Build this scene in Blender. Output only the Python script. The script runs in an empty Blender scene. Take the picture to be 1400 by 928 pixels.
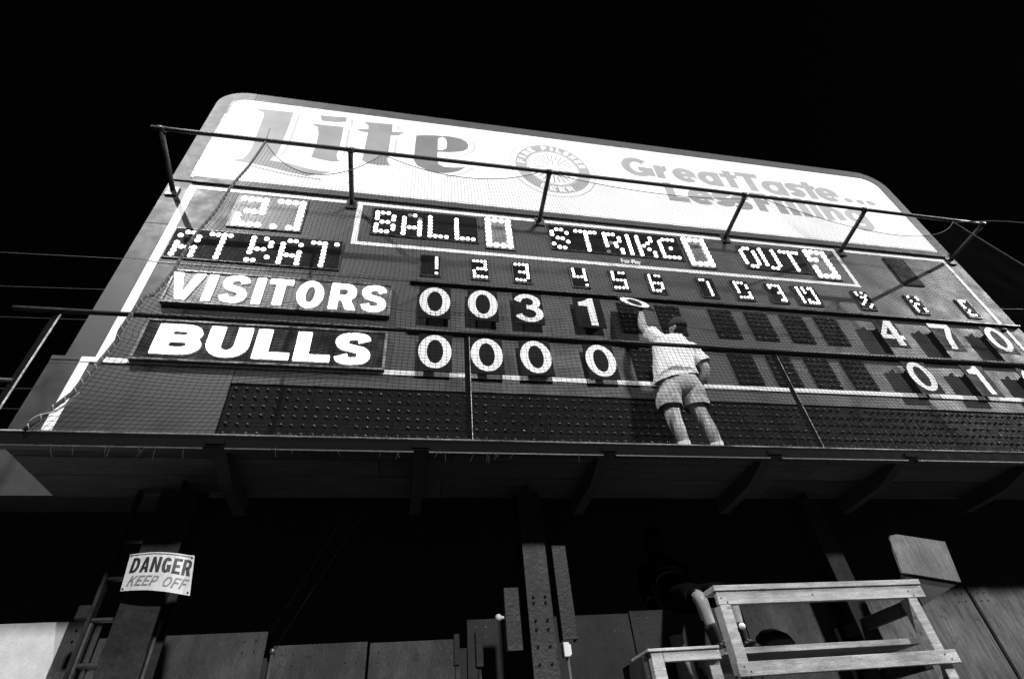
import bpy, bmesh, math, random
from mathutils import Vector, Matrix, Euler, noise
import numpy as np
random.seed(7)
R = math.radians
scene = bpy.context.scene
col = scene.collection

# ------------------------------------------------------------------ camera
cam = bpy.data.cameras.new('camera')
cam.sensor_width = 36.0
cam.sensor_fit = 'HORIZONTAL'
cam.lens = 18.889
cam.clip_start = 0.05
cam.clip_end = 2000
cam_o = bpy.data.objects.new('camera', cam)
cam_o.matrix_world = (Matrix.Translation((0, -4.5, 1.5)) @ Matrix.Rotation(R(-14.00045), 4, 'Z')
                      @ Matrix.Rotation(R(130.7124), 4, 'X') @ Matrix.Rotation(R(-5.97997), 4, 'Z'))
col.objects.link(cam_o)
scene.camera = cam_o

# ------------------------------------------------------------------ night sky
w = bpy.data.worlds.new('World')
scene.world = w
w.use_nodes = True
nt = w.node_tree
bg = nt.nodes['Background']
sky = nt.nodes.new('ShaderNodeTexSky')
sky.sky_type = 'NISHITA'
sky.sun_disc = False
sky.sun_elevation = R(27)
sky.sun_rotation = R(108)
bw = nt.nodes.new('ShaderNodeRGBToBW')
nt.links.new(sky.outputs[0], bw.inputs[0])
nt.links.new(bw.outputs[0], bg.inputs[0])
bg.inputs[1].default_value = 0.0003

# ------------------------------------------------------------------ floodlights
def aim(o, d):
    o.rotation_euler = Vector(d).to_track_quat('-Z', 'Y').to_euler()
# floodlight bank far to the right, low over the field
sl = bpy.data.lights.new('floodlight_right', 'SUN')
sl.energy = 2.6
sl.angle = R(0.6)
so = bpy.data.objects.new('floodlight_right', sl)
aim(so, (-3.2, 1.0, -1.74))
so.location = (40, -12, 22)
col.objects.link(so)
# sign lamp on an outrigger up at the left corner of the board
l1 = bpy.data.lights.new('sign_lamp', 'SPOT')
l1.energy = 8200
l1.spot_size = R(100)
l1.spot_blend = 0.5
l1.shadow_soft_size = 0.06
o1 = bpy.data.objects.new('sign_lamp', l1)
o1.location = (-7.0, -6.0, 16.5)
aim(o1, Vector((0.6, 0.2, 5.6)) - o1.location)
col.objects.link(o1)
# floodlight pole out in the field, behind and right of the camera
l3 = bpy.data.lights.new('floodlight_field', 'SPOT')
l3.energy = 84000
l3.spot_size = R(60)
l3.spot_blend = 0.6
l3.shadow_soft_size = 1.6
o3 = bpy.data.objects.new('floodlight_field', l3)
o3.location = (11.0, -38.0, 29.0)
aim(o3, Vector((2, 0, 3)) - o3.location)
col.objects.link(o3)

scene.view_settings.view_transform = 'Standard'
scene.view_settings.look = 'None'
scene.view_settings.exposure = 0.0
scene.view_settings.gamma = 1.0

# ------------------------------------------------------------------ materials (all grey: black and white film)
MATS = {}
def mat(name, v, rough=0.6, metal=0.0, var=0.0, scale=6.0, bump=0.0, bscale=60.0, spec=0.5, stretch=None, grain=0.0, knots=0.0):
    if name in MATS: return MATS[name]
    m = bpy.data.materials.new(name); m.use_nodes = True
    n = m.node_tree.nodes; l = m.node_tree.links
    b = n['Principled BSDF']
    b.inputs['Base Color'].default_value = (v, v, v, 1)
    b.inputs['Roughness'].default_value = rough
    b.inputs['Metallic'].default_value = metal
    b.inputs['Specular IOR Level'].default_value = spec
    if var or bump or grain:
        tc = n.new('ShaderNodeTexCoord'); mp = n.new('ShaderNodeMapping')
        l.new(tc.outputs['Object'], mp.inputs[0])
        if stretch: mp.inputs['Scale'].default_value = stretch
        tx = n.new('ShaderNodeTexNoise'); tx.inputs['Scale'].default_value = scale
        tx.inputs['Detail'].default_value = 8; tx.inputs['Roughness'].default_value = 0.65
        l.new(mp.outputs[0], tx.inputs[0])
        t2 = n.new('ShaderNodeTexNoise'); t2.inputs['Scale'].default_value = bscale; t2.inputs['Detail'].default_value = 4
        l.new(mp.outputs[0], t2.inputs[0])
        r = n.new('ShaderNodeMapRange'); r.inputs[1].default_value = 0.3; r.inputs[2].default_value = 0.7
        r.inputs[3].default_value = v * (1 - var); r.inputs[4].default_value = v * (1 + var)
        l.new(tx.outputs[0], r.inputs[0])
        r2 = n.new('ShaderNodeMapRange'); r2.inputs[1].default_value = 0.3; r2.inputs[2].default_value = 0.7
        r2.inputs[3].default_value = 1 - grain; r2.inputs[4].default_value = 1 + grain
        l.new(t2.outputs[0], r2.inputs[0])
        mu = n.new('ShaderNodeMath'); mu.operation = 'MULTIPLY'
        l.new(r.outputs[0], mu.inputs[0]); l.new(r2.outputs[0], mu.inputs[1])
        if knots:   # dark knots and stains scattered along the board
            m2 = n.new('ShaderNodeMapping'); l.new(tc.outputs['Object'], m2.inputs[0]); m2.inputs['Scale'].default_value = (1.6, 3.5, 3.5)
            vo = n.new('ShaderNodeTexVoronoi'); vo.inputs['Scale'].default_value = 3.2; l.new(m2.outputs[0], vo.inputs[0])
            kr = n.new('ShaderNodeMapRange'); kr.inputs[1].default_value = 0.06; kr.inputs[2].default_value = 0.20; kr.inputs[3].default_value = 1-knots; kr.inputs[4].default_value = 1
            l.new(vo.outputs['Distance'], kr.inputs[0])
            st = n.new('ShaderNodeTexNoise'); st.inputs['Scale'].default_value = 2.3; st.inputs['Detail'].default_value = 5; l.new(tc.outputs['Object'], st.inputs[0])
            sr = n.new('ShaderNodeMapRange'); sr.inputs[1].default_value = 0.35; sr.inputs[2].default_value = 0.6; sr.inputs[3].default_value = .55; sr.inputs[4].default_value = 1.05
            l.new(st.outputs[0], sr.inputs[0])
            k1 = n.new('ShaderNodeMath'); k1.operation = 'MULTIPLY'; l.new(mu.outputs[0], k1.inputs[0]); l.new(kr.outputs[0], k1.inputs[1])
            k2 = n.new('ShaderNodeMath'); k2.operation = 'MULTIPLY'; l.new(k1.outputs[0], k2.inputs[0]); l.new(sr.outputs[0], k2.inputs[1]); mu = k2
        l.new(mu.outputs[0], b.inputs['Base Color'])
        rr = n.new('ShaderNodeMapRange'); rr.inputs[1].default_value = 0.3; rr.inputs[2].default_value = 0.7
        rr.inputs[3].default_value = max(0.05, rough - 0.12); rr.inputs[4].default_value = min(1, rough + 0.12)
        l.new(tx.outputs[0], rr.inputs[0]); l.new(rr.outputs[0], b.inputs['Roughness'])
        if bump:
            bp = n.new('ShaderNodeBump'); bp.inputs['Strength'].default_value = bump; bp.inputs['Distance'].default_value = 0.01
            l.new(t2.outputs[0], bp.inputs['Height']); l.new(bp.outputs[0], b.inputs['Normal'])
    MATS[name] = m
    return m
def emat(name, v, strength, var=0.0, scale=2.0):
    if name in MATS: return MATS[name]
    m = bpy.data.materials.new(name); m.use_nodes = True
    n = m.node_tree.nodes; l = m.node_tree.links
    b = n['Principled BSDF']
    b.inputs['Base Color'].default_value = (0.03, 0.03, 0.03, 1)
    b.inputs['Roughness'].default_value = 0.6
    b.inputs['Specular IOR Level'].default_value = 0.2
    b.inputs['Emission Color'].default_value = (v, v, v, 1)
    b.inputs['Emission Strength'].default_value = strength
    if var:   # uneven tubes behind the translucent face
        tc = n.new('ShaderNodeTexCoord'); tx = n.new('ShaderNodeTexNoise'); tx.inputs['Scale'].default_value = scale
        l.new(tc.outputs['Object'], tx.inputs[0])
        r = n.new('ShaderNodeMapRange'); r.inputs[1].default_value = 0.3; r.inputs[2].default_value = 0.7
        r.inputs[3].default_value = strength * (1 - var); r.inputs[4].default_value = strength * (1 + var)
        l.new(tx.outputs[0], r.inputs[0]); l.new(r.outputs[0], b.inputs['Emission Strength'])
    MATS[name] = m
    return m
M = dict(
    board=mat('board_paint', 0.038, 0.55, spec=0.35, var=0.3, scale=3.5, bump=0.12, bscale=140, grain=0.18),
    boardlow=mat('lower_board_paint', 0.022, 0.5, var=0.4, scale=2.2, bump=0.12, bscale=140, grain=0.2),
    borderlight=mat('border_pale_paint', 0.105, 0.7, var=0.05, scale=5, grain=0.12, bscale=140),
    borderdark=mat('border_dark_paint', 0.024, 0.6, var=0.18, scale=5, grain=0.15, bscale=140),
    stripe=mat('stripe_white_paint', 0.8, 0.5, var=0.10, scale=9, grain=0.08, bscale=90),
    black=mat('lamp_panel_black', 0.005, 0.7, var=0.3, scale=12, spec=0.08),
    glosspanel=mat('sign_panel_black', 0.02, 0.22, var=0.2, scale=4),
    greypanel=mat('sign_panel_grey', 0.08, 0.4, var=0.2, scale=4),
    numgrey=mat('panel_grey', 0.11, 0.5, var=0.2, scale=6),
    plate=mat('plate_black', 0.010, 0.6, var=0.3, scale=8, bump=0.1, bscale=25, spec=0.06),
    digit=mat('digit_white_paint', 0.88, 0.5, var=0.12, scale=11, grain=0.07, bscale=70),
    rail=mat('rail_steel', 0.035, 0.5, metal=0.35, var=0.4, scale=18, bump=0.3, bscale=60),
    darksteel=mat('dark_steel', 0.035, 0.42, metal=0.35, var=0.4, scale=10, bump=0.2, bscale=50),
    column=mat('column_steel', 0.022, 0.65, spec=0.2, var=0.45, scale=7, bump=0.3, bscale=40, grain=0.25),
    rusty=mat('rusty_steel', 0.018, 0.6, metal=0.2, var=0.8, scale=14, bump=0.5, bscale=45, grain=0.4),
    frame=mat('sign_frame_metal', 0.14, 0.35, metal=0.6, var=0.3, scale=10),
    deck=mat('deck_wood', 0.062, 0.75, var=0.45, scale=3, bump=0.4, bscale=25, stretch=(1, 9, 9), grain=0.2),
    deck2=mat('deck_wood_b', 0.045, 0.8, var=0.6, scale=2.5, bump=0.4, bscale=25, stretch=(1, 9, 9), grain=0.3),
    deck3=mat('deck_wood_c', 0.085, 0.8, var=0.5, scale=3.5, bump=0.4, bscale=25, stretch=(1, 9, 9), grain=0.3),
    worn=mat('worn_pipe', 0.40, 0.5, metal=0.3, var=0.75, scale=7, bump=0.3, bscale=30, stretch=(.6, 4, 4)),
    joist=mat('joist_wood', 0.036, 0.8, var=0.4, scale=4, bump=0.3, bscale=30),
    net=mat('net_cord', 0.004, 0.95, spec=0.03),
    rope=mat('edge_rope', 0.035, 0.8, var=0.3, scale=30),
    lace=mat('lacing_cord', 0.25, 0.8), fray=mat('frayed_cord', 0.035, 0.9),
    channel=mat('channel_steel', 0.004, 0.8, spec=0.04, var=0.4, scale=10, bump=0.3, bscale=50),
    lumber=mat('lumber', 0.42, 0.75, var=0.45, scale=4, bump=0.4, bscale=40, stretch=(1.2, 12, 12), grain=0.35, knots=.6),
    lumbershade=mat('lumber_shaded', 0.05, 0.8, var=0.4, scale=4, bump=0.3, bscale=40, stretch=(12, 1.2, 12)),  # lumber darkened for the side rails, their shade put into the colour
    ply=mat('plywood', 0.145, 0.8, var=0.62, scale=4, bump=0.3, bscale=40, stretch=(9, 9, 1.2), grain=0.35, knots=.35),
    plyhalfshade=mat('plywood_half_shaded', 0.062, 0.85, var=0.5, scale=4, bump=0.2, bscale=60, grain=0.35, stretch=(3, 3, .8), knots=.4),  # dimmer copy of the plywood for sheets lying in half shade
    plyshade=mat('plywood_shaded', 0.026, 0.85, var=0.5, scale=4, bump=0.2, bscale=60, grain=0.35, stretch=(3, 3, .8), knots=.4),  # darkest copy of the plywood, deep shade put into the colour
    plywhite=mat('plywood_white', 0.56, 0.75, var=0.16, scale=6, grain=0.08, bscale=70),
    skin=mat('skin', 0.40, 0.5, var=0.12, scale=20),
    shirt=mat('shirt_cotton', 0.88, 0.85, var=0.04, scale=8, bump=0.5, bscale=9),
    shorts=mat('shorts_cotton', 0.46, 0.85, var=0.12, scale=10, bump=0.6, bscale=11),
    cap=mat('cap_cloth', 0.03, 0.8, var=0.4, scale=20),
    cloth=mat('dark_cloth', 0.006, 0.9, var=0.3, scale=12, spec=0.05),
    sock=mat('sock', 0.6, 0.9), darksock=mat('dark_sock', 0.035, 0.9),
    shoe=mat('shoe_dark', 0.03, 0.5), lace2=mat('shoe_trim', 0.4, 0.6),
    signwhite=mat('danger_white', 0.78, 0.4, var=0.12, scale=14, grain=0.08, bscale=40),
    signblack=mat('danger_black', 0.03, 0.5, var=0.6, scale=40), signgrey=mat('danger_grey', 0.30, 0.5, var=0.4, scale=40),
    alu=mat('ladder_aluminium', 0.20, 0.35, metal=0.6, var=0.2, scale=20),
    whitebox=mat('box_white', 0.7, 0.5), wire=mat('wire', 0.09, 0.5, metal=0.5),
    ground=mat('ground', 0.012, 0.95, var=0.5, scale=1.5, bump=0.5, bscale=20),
    bulboff=mat('bulb_unlit', 0.035, 0.25, var=0.4, scale=30, spec=0.5),
    glassknob=mat('knob_white', 0.8, 0.25),
)
M['face'] = emat('lightbox_face', 1.0, 1.32, 0.16, 0.7)
M['bulb'] = emat('bulb_lit', 1.0, 5.0, 0.35, 3.0)
M['bulbdim'] = emat('bulb_dim', 1.0, 0.30)
M['neon'] = emat('sign_letter_lit', 1.0, 3.6)
M['filmL'] = emat('film_light', 1.0, 0.42, 0.12, 3)
M['filmM'] = emat('film_mid', 1.0, 0.36, 0.12, 3)
M['filmD'] = emat('film_dark', 1.0, 0.22, 0.12, 3)
M['filmT'] = emat('film_slogan', 1.0, 0.46, 0.08, 3)
M['filmP'] = emat('film_pale', 1.0, 0.68, 0.06, 3)
M['filmPP'] = emat('film_palest', 1.0, 0.72, 0.04, 3)
M['filmS'] = emat('film_seal', 1.0, 0.50, 0.08, 3)

# ------------------------------------------------------------------ mesh helpers
class MB:
    def __init__(s): s.v = []; s.f = []; s.sm = []
    def add(s, vs, fs, smooth=False):
        o = len(s.v); s.v += [tuple(p) for p in vs]
        for f in fs: s.f.append([i + o for i in f]); s.sm.append(smooth)
        return s
    def box(s, x0, x1, y0, y1, z0, z1):
        v = [(x0,y0,z0),(x1,y0,z0),(x1,y1,z0),(x0,y1,z0),(x0,y0,z1),(x1,y0,z1),(x1,y1,z1),(x0,y1,z1)]
        return s.add(v, [(0,3,2,1),(4,5,6,7),(0,1,5,4),(1,2,6,5),(2,3,7,6),(3,0,4,7)])
    def bbox(s, x0, x1, y0, y1, z0, z1, b=0.004):
        # box with chamfered edges (rounded lumber / folded metal)
        b = min(b, (x1-x0)*.3, (y1-y0)*.3, (z1-z0)*.3)
        bm = bmesh.new(); bmesh.ops.create_cube(bm, size=1)
        for v in bm.verts: v.co = Vector(((x0+x1)/2+v.co.x*(x1-x0), (y0+y1)/2+v.co.y*(y1-y0), (z0+z1)/2+v.co.z*(z1-z0)))
        bmesh.ops.bevel(bm, geom=bm.edges[:], offset=b, segments=1, affect='EDGES')
        bm.verts.index_update()
        s.add([v.co[:] for v in bm.verts], [[v.index for v in f.verts] for f in bm.faces]); bm.free(); return s
    def xform(s, mtx):
        s.v = [tuple(mtx @ Vector(p)) for p in s.v]; return s
    def tube(s, pts, r, n=10, cap=True, smooth=True):
        pts = [Vector(p) for p in pts]; rs = r if isinstance(r, (list, tuple)) else [r]*len(pts)
        vs = []; ref = None
        for i, p in enumerate(pts):
            t = (pts[min(i+1, len(pts)-1)] - pts[max(i-1, 0)]).normalized()
            if ref is None:
                ref = Vector((0,0,1)) if abs(t.z) < .9 else Vector((1,0,0))
            a = (ref - t*ref.dot(t)).normalized(); ref = a; b = t.cross(a)
            for k in range(n):
                q = 2*math.pi*k/n
                vs.append(p + (a*math.cos(q) + b*math.sin(q))*rs[i])
        fs = []
        for i in range(len(pts)-1):
            for k in range(n):
                fs.append((i*n+k, i*n+(k+1)%n, (i+1)*n+(k+1)%n, (i+1)*n+k))
        s.add(vs, fs, smooth)
        if cap:
            o = len(s.v) - len(vs)
            s.f.append([o+k for k in range(n)][::-1]); s.sm.append(False)
            s.f.append([o+(len(pts)-1)*n+k for k in range(n)]); s.sm.append(False)
        return s
    def prism(s, poly, y0, y1):
        # polygon in XZ, front at y0 (towards the field), back at y1
        n = len(poly)
        ar = sum(poly[i][0]*poly[(i+1)%n][1]-poly[(i+1)%n][0]*poly[i][1] for i in range(n))
        if ar < 0: poly = poly[::-1]
        vs = [(x, y0, z) for x, z in poly] + [(x, y1, z) for x, z in poly]
        fs = [list(range(n)), list(range(2*n-1, n-1, -1))] + [(i, i+n, (i+1)%n+n, (i+1)%n) for i in range(n)]
        return s.add(vs, fs)
    def ribbon(s, pts, wid, y0, y1, closed=False, wv=None):
        # ribbon in XZ of given width, thickness y0..y1; wv = separate width for z direction
        n = len(pts); A = []; B = []
        for i in range(n):
            p = Vector(pts[i])
            a = Vector(pts[(i-1) % n]) if (closed or i > 0) else p
            b = Vector(pts[(i+1) % n]) if (closed or i < n-1) else p
            t = (b-a).normalized(); nn = Vector((-t.y, t.x))
            h = wid/2
            if wv: h = 0.5*math.hypot(nn.x*wid, nn.y*wv)
            A.append(p+nn*h); B.append(p-nn*h)
        vs = [(q.x, y0, q.y) for q in A] + [(q.x, y0, q.y) for q in B] + [(q.x, y1, q.y) for q in A] + [(q.x, y1, q.y) for q in B]
        fs = []; m = n if closed else n-1
        for i in range(m):
            j = (i+1) % n
            fs += [(i, n+i, n+j, j), (i, j, 2*n+j, 2*n+i), (n+i, 3*n+i, 3*n+j, n+j)]
        if not closed: fs += [(0, 2*n, 3*n, n), (n-1, 2*n-1, 4*n-1, 3*n-1)]
        return s.add(vs, fs)
    def ring(s, cx, cz, ax, az, bx, bz, y0, y1, n=36):
        vs = []
        for (rx, rz, y) in ((ax, az, y0), (bx, bz, y0), (ax, az, y1), (bx, bz, y1)):
            vs += [(cx+rx*math.cos(2*math.pi*k/n), y, cz+rz*math.sin(2*math.pi*k/n)) for k in range(n)]
        fs = []
        for k in range(n):
            j = (k+1) % n
            fs += [(k, j, n+j, n+k)[::-1], (k, j, 2*n+j, 2*n+k), (n+k, 3*n+k, 3*n+j, n+j)]
        return s.add(vs, fs)
    def dome(s, c, r, d, n=10, rings=3):
        # glass dome facing -Y
        cx, cy, cz = c; vs = []; fs = []
        for i in range(rings):
            a = (math.pi/2)*i/rings
            for k in range(n):
                q = 2*math.pi*k/n
                vs.append((cx+r*math.cos(a)*math.cos(q), cy-d*math.sin(a), cz+r*math.cos(a)*math.sin(q)))
        vs.append((cx, cy-d, cz)); top = len(vs)-1
        for i in range(rings-1):
            for k in range(n): fs.append((i*n+k, i*n+(k+1)%n, (i+1)*n+(k+1)%n, (i+1)*n+k))
        for k in range(n): fs.append(((rings-1)*n+k, (rings-1)*n+(k+1)%n, top))
        return s.add(vs, fs, True)
    def ball(s, c, r, n=12, m=8, sc=(1,1,1)):
        vs = []; fs = []
        for i in range(m+1):
            a = math.pi*i/m
            for k in range(n):
                q = 2*math.pi*k/n
                vs.append((c[0]+r*sc[0]*math.sin(a)*math.cos(q), c[1]+r*sc[1]*math.sin(a)*math.sin(q), c[2]+r*sc[2]*math.cos(a)))
        for i in range(m):
            for k in range(n): fs.append((i*n+k, (i+1)*n+k, (i+1)*n+(k+1)%n, i*n+(k+1)%n))
        return s.add(vs, fs, True)
    def loft(s, rings, cap=True):
        # rings: lists of 3D points of equal length
        n = len(rings[0]); vs = [p for r in rings for p in r]; fs = []
        for i in range(len(rings)-1):
            for k in range(n): fs.append((i*n+k, i*n+(k+1)%n, (i+1)*n+(k+1)%n, (i+1)*n+k))
        if cap:
            fs.append([k for k in range(n)][::-1]); fs.append([(len(rings)-1)*n+k for k in range(n)])
        return s.add(vs, fs, True)
    def mesh(s, name, material, origin=(0,0,0)):
        me = bpy.data.meshes.new(name)
        ox, oy, oz = origin
        me.from_pydata([(x-ox, y-oy, z-oz) for x, y, z in s.v], [], s.f)
        me.polygons.foreach_set('use_smooth', s.sm)
        if material: me.materials.append(material)
        me.update(); return me
    def build(s, name, material, parent=None, origin=None):
        if origin is None:
            origin = world_of(parent) if parent else (0, 0, 0)
        o = bpy.data.objects.new(name, s.mesh(name, material, origin)); col.objects.link(o)
        if parent: o.parent = parent
        return o
def world_of(o):
    p = Vector((0,0,0))
    while o is not None:
        p = p + o.location; o = o.parent
    return p
def tag(o, label=None, cat=None, group=None, kind=None):
    if label: o['label'] = label
    if cat: o['category'] = cat
    if group: o['group'] = group
    if kind: o['kind'] = kind
    return o
def thing(name, loc, label, cat, group=None):
    o = bpy.data.objects.new(name, None); o.empty_display_size = 0.2; col.objects.link(o); o.location = loc
    return tag(o, label, cat, group)
def catmull(pts, k=8, closed=False):
    P = [Vector(p) for p in pts]; n = len(P); out = []
    for i in range(n if closed else n-1):
        p0 = P[(i-1) % n] if (closed or i > 0) else P[0]
        p1 = P[i]; p2 = P[(i+1) % n]
        p3 = P[(i+2) % n] if (closed or i < n-2) else P[-1]
        for j in range(k):
            t = j/k
            out.append(0.5*((2*p1)+(p2-p0)*t+(2*p0-5*p1+4*p2-p3)*t*t+(3*p1-p0-3*p2+p3)*t*t*t))
    if not closed: out.append(P[-1])
    return out

# ------------------------------------------------------------------ stroke lettering: glyphs in the unit box
SP = [(1,.80),(.88,.95),(.55,1.0),(.15,.94),(0,.76),(.15,.58),(.5,.5),(.85,.42),(1,.24),(.85,.06),(.45,0),(.12,.05),(0,.2)]
def arc(a0, a1, cx=.5, cy=.5, rx=.5, ry=.5, n=20):
    return [(cx+rx*math.cos(R(a0+(a1-a0)*i/n)), cy+ry*math.sin(R(a0+(a1-a0)*i/n))) for i in range(n+1)]
# 'P' polygon in the full box, 'B' axis bar, 'S' centre line in the box inset by half a stroke, 'O' ring; s,t = stroke / width, stroke / height
def glyph(ch, s, t):
    g = {
     'I': [('P', [(0,0),(1,0),(1,1),(0,1)])],
     'V': [('P', [(0,1),(s,1),(.5,.24),(1-s,1),(1,1),(.5+s*.52,0),(.5-s*.52,0)])],
     'T': [('P', [(0,1),(1,1),(1,1-t),(.5+s/2,1-t),(.5+s/2,0),(.5-s/2,0),(.5-s/2,1-t),(0,1-t)])],
     'L': [('P', [(0,1),(s,1),(s,t),(1,t),(1,0),(0,0)])],
     'E': [('P', [(0,1),(1,1),(1,1-t),(s,1-t),(s,.5+t/2),(.86,.5+t/2),(.86,.5-t/2),(s,.5-t/2),(s,t),(1,t),(1,0),(0,0)])],
     'F': [('P', [(0,1),(1,1),(1,1-t),(s,1-t),(s,.5+t/2),(.86,.5+t/2),(.86,.5-t/2),(s,.5-t/2),(s,0),(0,0)])],
     'N': [('P', [(0,0),(0,1),(s,1),(1-s,.36),(1-s,1),(1,1),(1,0),(1-s,0),(s,.64),(s,0)])],
     'K': [('P', [(0,0),(0,1),(s,1),(s,0)]), ('P', [(s*.9,.34),(.72,1),(1,1),(s*.9,.6)]), ('P', [(.30,.58),(.5,.72),(1,0),(.72,0)])],
     'A': [('P', [(0,0),(.5-s*.52,1),(.5+s*.52,1),(1,0),(1-s,0),(.5,.72),(s,0)]), ('P', [(.26,.2),(.74,.2),(.68,.2+t),(.32,.2+t)])],
     'S': [('S', catmull(SP, 6))],
     's': [('S', catmull(SP, 6))],
     'O': [('O',)], '0': [('O',)],
     'U': [('S', [(0,1.0+t/2/(1-t))] + [(0,.7)] + arc(180, 360, .5, .42, .5, .42)[0:] + [(1,.7),(1,1.0+t/2/(1-t))])],
     'B': [('P', [(0,0),(s,0),(s,1),(0,1)]), ('S', [(s*.3,1),(.52,1)]+arc(90,-90,.60,.765,.33,.235)+[(s*.3,.53)]), ('S', [(s*.3,.53),(.55,.53)]+arc(90,-90,.62,.265,.38,.265)+[(s*.3,0)])],
     'R': [('P', [(0,0),(s,0),(s,1),(0,1)]), ('S', [(s*.3,1),(.52,1)]+arc(90,-90,.60,.72,.36,.28)+[(s*.3,.44)]), ('P', [(.38,.46),(.38+s*1.1,.46),(1,0),(1-s*1.15,0)])],
     'P': [('P', [(0,0),(s,0),(s,1),(0,1)]), ('S', [(s*.3,1),(.52,1)]+arc(90,-90,.60,.72,.40,.28)+[(s*.3,.44)])],
     'D': [('P', [(0,0),(s,0),(s,1),(0,1)]), ('S', [(s*.3,1),(.35,1)]+arc(90,-90,.45,.5,.55,.5)+[(s*.3,0)])],
     'G': [('S', arc(42, 335)), ('P', [(.52,.52),(1,.52),(1,.52-t),(.52,.52-t)]), ('P', [(1-s,.5),(1,.5),(1,.08),(1-s,.08)])],
     '1': [('P', [(.5-s*.1,0),(.5+s*.9,0),(.5+s*.9,1),(.5+s*.2,1),(.5-s*.1,.9)]), ('P', [(.5-s*.05,.70),(.5-s*.05,.97),(.42,.90),(.10,.83),(.10,.70)])],
     '3': [('S', [(0,.76)]+arc(160,-75,.48,.755,.44,.245)+[(.42,.525)]), ('S', [(.42,.525),(.55,.525)]+arc(75,-165,.5,.262,.5,.262))],
     '4': [('P', [(.55,1),(.84,1),(.84,0),(.55,0)]), ('P', [(0,.25),(1,.25),(1,.41),(0,.41)]), ('P', [(0,.40),(.55,1),(.56,.76),(.24,.40)])],
     '7': [('P', [(0,1),(1,1),(1,.83),(0,.83)]), ('P', [(1,.84),(.72,.84),(.45,.42),(.34,0),(.62,0),(.72,.42)])],
     'e': [('S', arc(8, 318)), ('P', [(s*.5,.5-t*.42),(s*.5,.5+t*.42),(1-s*.3,.5+t*.42),(1-s*.02,.5-t*.42)])],
     'a': [('O',), ('P', [(1-s*.95,0),(1,0),(1,1),(1-s*.95,1)])],
     'r': [('P', [(0,0),(s,0),(s,1),(0,1)]), ('P', [(s,.50),(s,.80),(.72,1),(1,1),(1,.68)])],
     't': [('P', [(.28,0),(.28+s,0),(.28+s,1),(.28,1)]), ('P', [(0,.58),(1,.58),(1,.80),(0,.80)])],
     'i': [('P', [(0,0),(1,0),(1,.72),(0,.72)]), ('P', [(0,.80),(1,.80),(1,1),(0,1)])],
     'l': [('P', [(0,0),(1,0),(1,1),(0,1)])],
     'n': [('P', [(0,0),(s,0),(s,1),(0,1)]), ('S', [(.05,.45)]+arc(165,0,.5,.6,.5,.4)+[(1,.3),(1,-.12)])],
     'g': [('R', (.5,.66,.5,.34)), ('P', [(1-s*.95,.25),(1,.25),(1,1),(1-s*.95,1)]), ('S', [(1,.34)]+arc(0,-150,.5,.24,.5,.24))],
     '.': [('R2',)],
     'H': [('P', [(0,0),(s,0),(s,1),(0,1)]), ('P', [(1-s,0),(1,0),(1,1),(1-s,1)]), ('P', [(s,.5-t/2),(1-s,.5-t/2),(1-s,.5+t/2),(s,.5+t/2)])],
     '-': [('P', [(0,.4),(1,.4),(1,.6),(0,.6)])],
    }
    return g[ch]
def letter(mb, ch, x0, x1, z0, z1, st, y0, y1, stz=None, slant=0.0):
    """adds glyph ch into the box x0..x1, z0..z1 with stroke st (metres); front y0, back y1"""
    stz = stz or st
    W, H = x1-x0, z1-z0
    start = len(mb.v)
    k = 0
    for it in glyph(ch, st/W, stz/H):
        a, b = y0-0.001*k, y1; k += 1
        if it[0] == 'P': mb.prism([(x0+u*W, z0+v*H) for u, v in it[1]], a, b)
        elif it[0] == 'S': mb.ribbon([(x0+st/2+u*(W-st), z0+stz/2+v*(H-stz)) for u, v in it[1]], st, a, b, wv=stz)
        elif it[0] == 'O': mb.ring((x0+x1)/2, (z0+z1)/2, W/2, H/2, W/2-st, H/2-stz, a, b)
        elif it[0] == 'R':
            cx, cz, rx, rz = it[1]; mb.ring(x0+cx*W, z0+cz*H, rx*W, rz*H, rx*W-st, max(rz*H-stz*.8, .01), a, b)
        elif it[0] == 'R2': mb.ring((x0+x1)/2, (z0+z1)/2, W/2, H/2, .001, .001, a, b, 20)
    if slant:
        for i in range(start, len(mb.v)):
            x, y, z = mb.v[i]; mb.v[i] = (x+slant*(z-z0), y, z)
    return mb

# ================================================================== ground
g = MB(); g.add([(-400,-400,0),(400,-400,0),(400,400,0),(-400,400,0)], [(0,1,2,3)])
tag(g.build('ground', M['ground']), kind='structure')

# ================================================================== advertising sign (light box) on top
ad = thing('advertising_sign', (2.9, 0.2, 7.86), 'long backlit white beer advertising sign with rounded top corners along the top of the scoreboard', 'sign')
def arcpts(cx, cz, r, a0, a1, n=10):
    return [(cx+r*math.cos(R(a0+(a1-a0)*i/n)), cz+r*math.sin(R(a0+(a1-a0)*i/n))) for i in range(n+1)]
XL, XR, ZT = -3.155, 8.955, 10.445
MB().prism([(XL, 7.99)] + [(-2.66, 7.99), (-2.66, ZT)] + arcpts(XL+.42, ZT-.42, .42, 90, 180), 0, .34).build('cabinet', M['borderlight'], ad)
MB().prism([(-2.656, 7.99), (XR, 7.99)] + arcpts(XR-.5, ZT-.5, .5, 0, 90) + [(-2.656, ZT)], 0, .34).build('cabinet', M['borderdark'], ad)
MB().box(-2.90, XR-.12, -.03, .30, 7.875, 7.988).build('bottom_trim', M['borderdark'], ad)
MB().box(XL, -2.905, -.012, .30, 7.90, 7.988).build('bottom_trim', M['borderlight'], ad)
FL, FR, FB, FT = -2.93, 8.715, 7.992, 10.205
fpoly = [(FL, FB), (FR, FB)] + arcpts(FR-.32, FT-.32, .32, 0, 90) + arcpts(FL+.20, FT-.20, .20, 90, 180)
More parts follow.
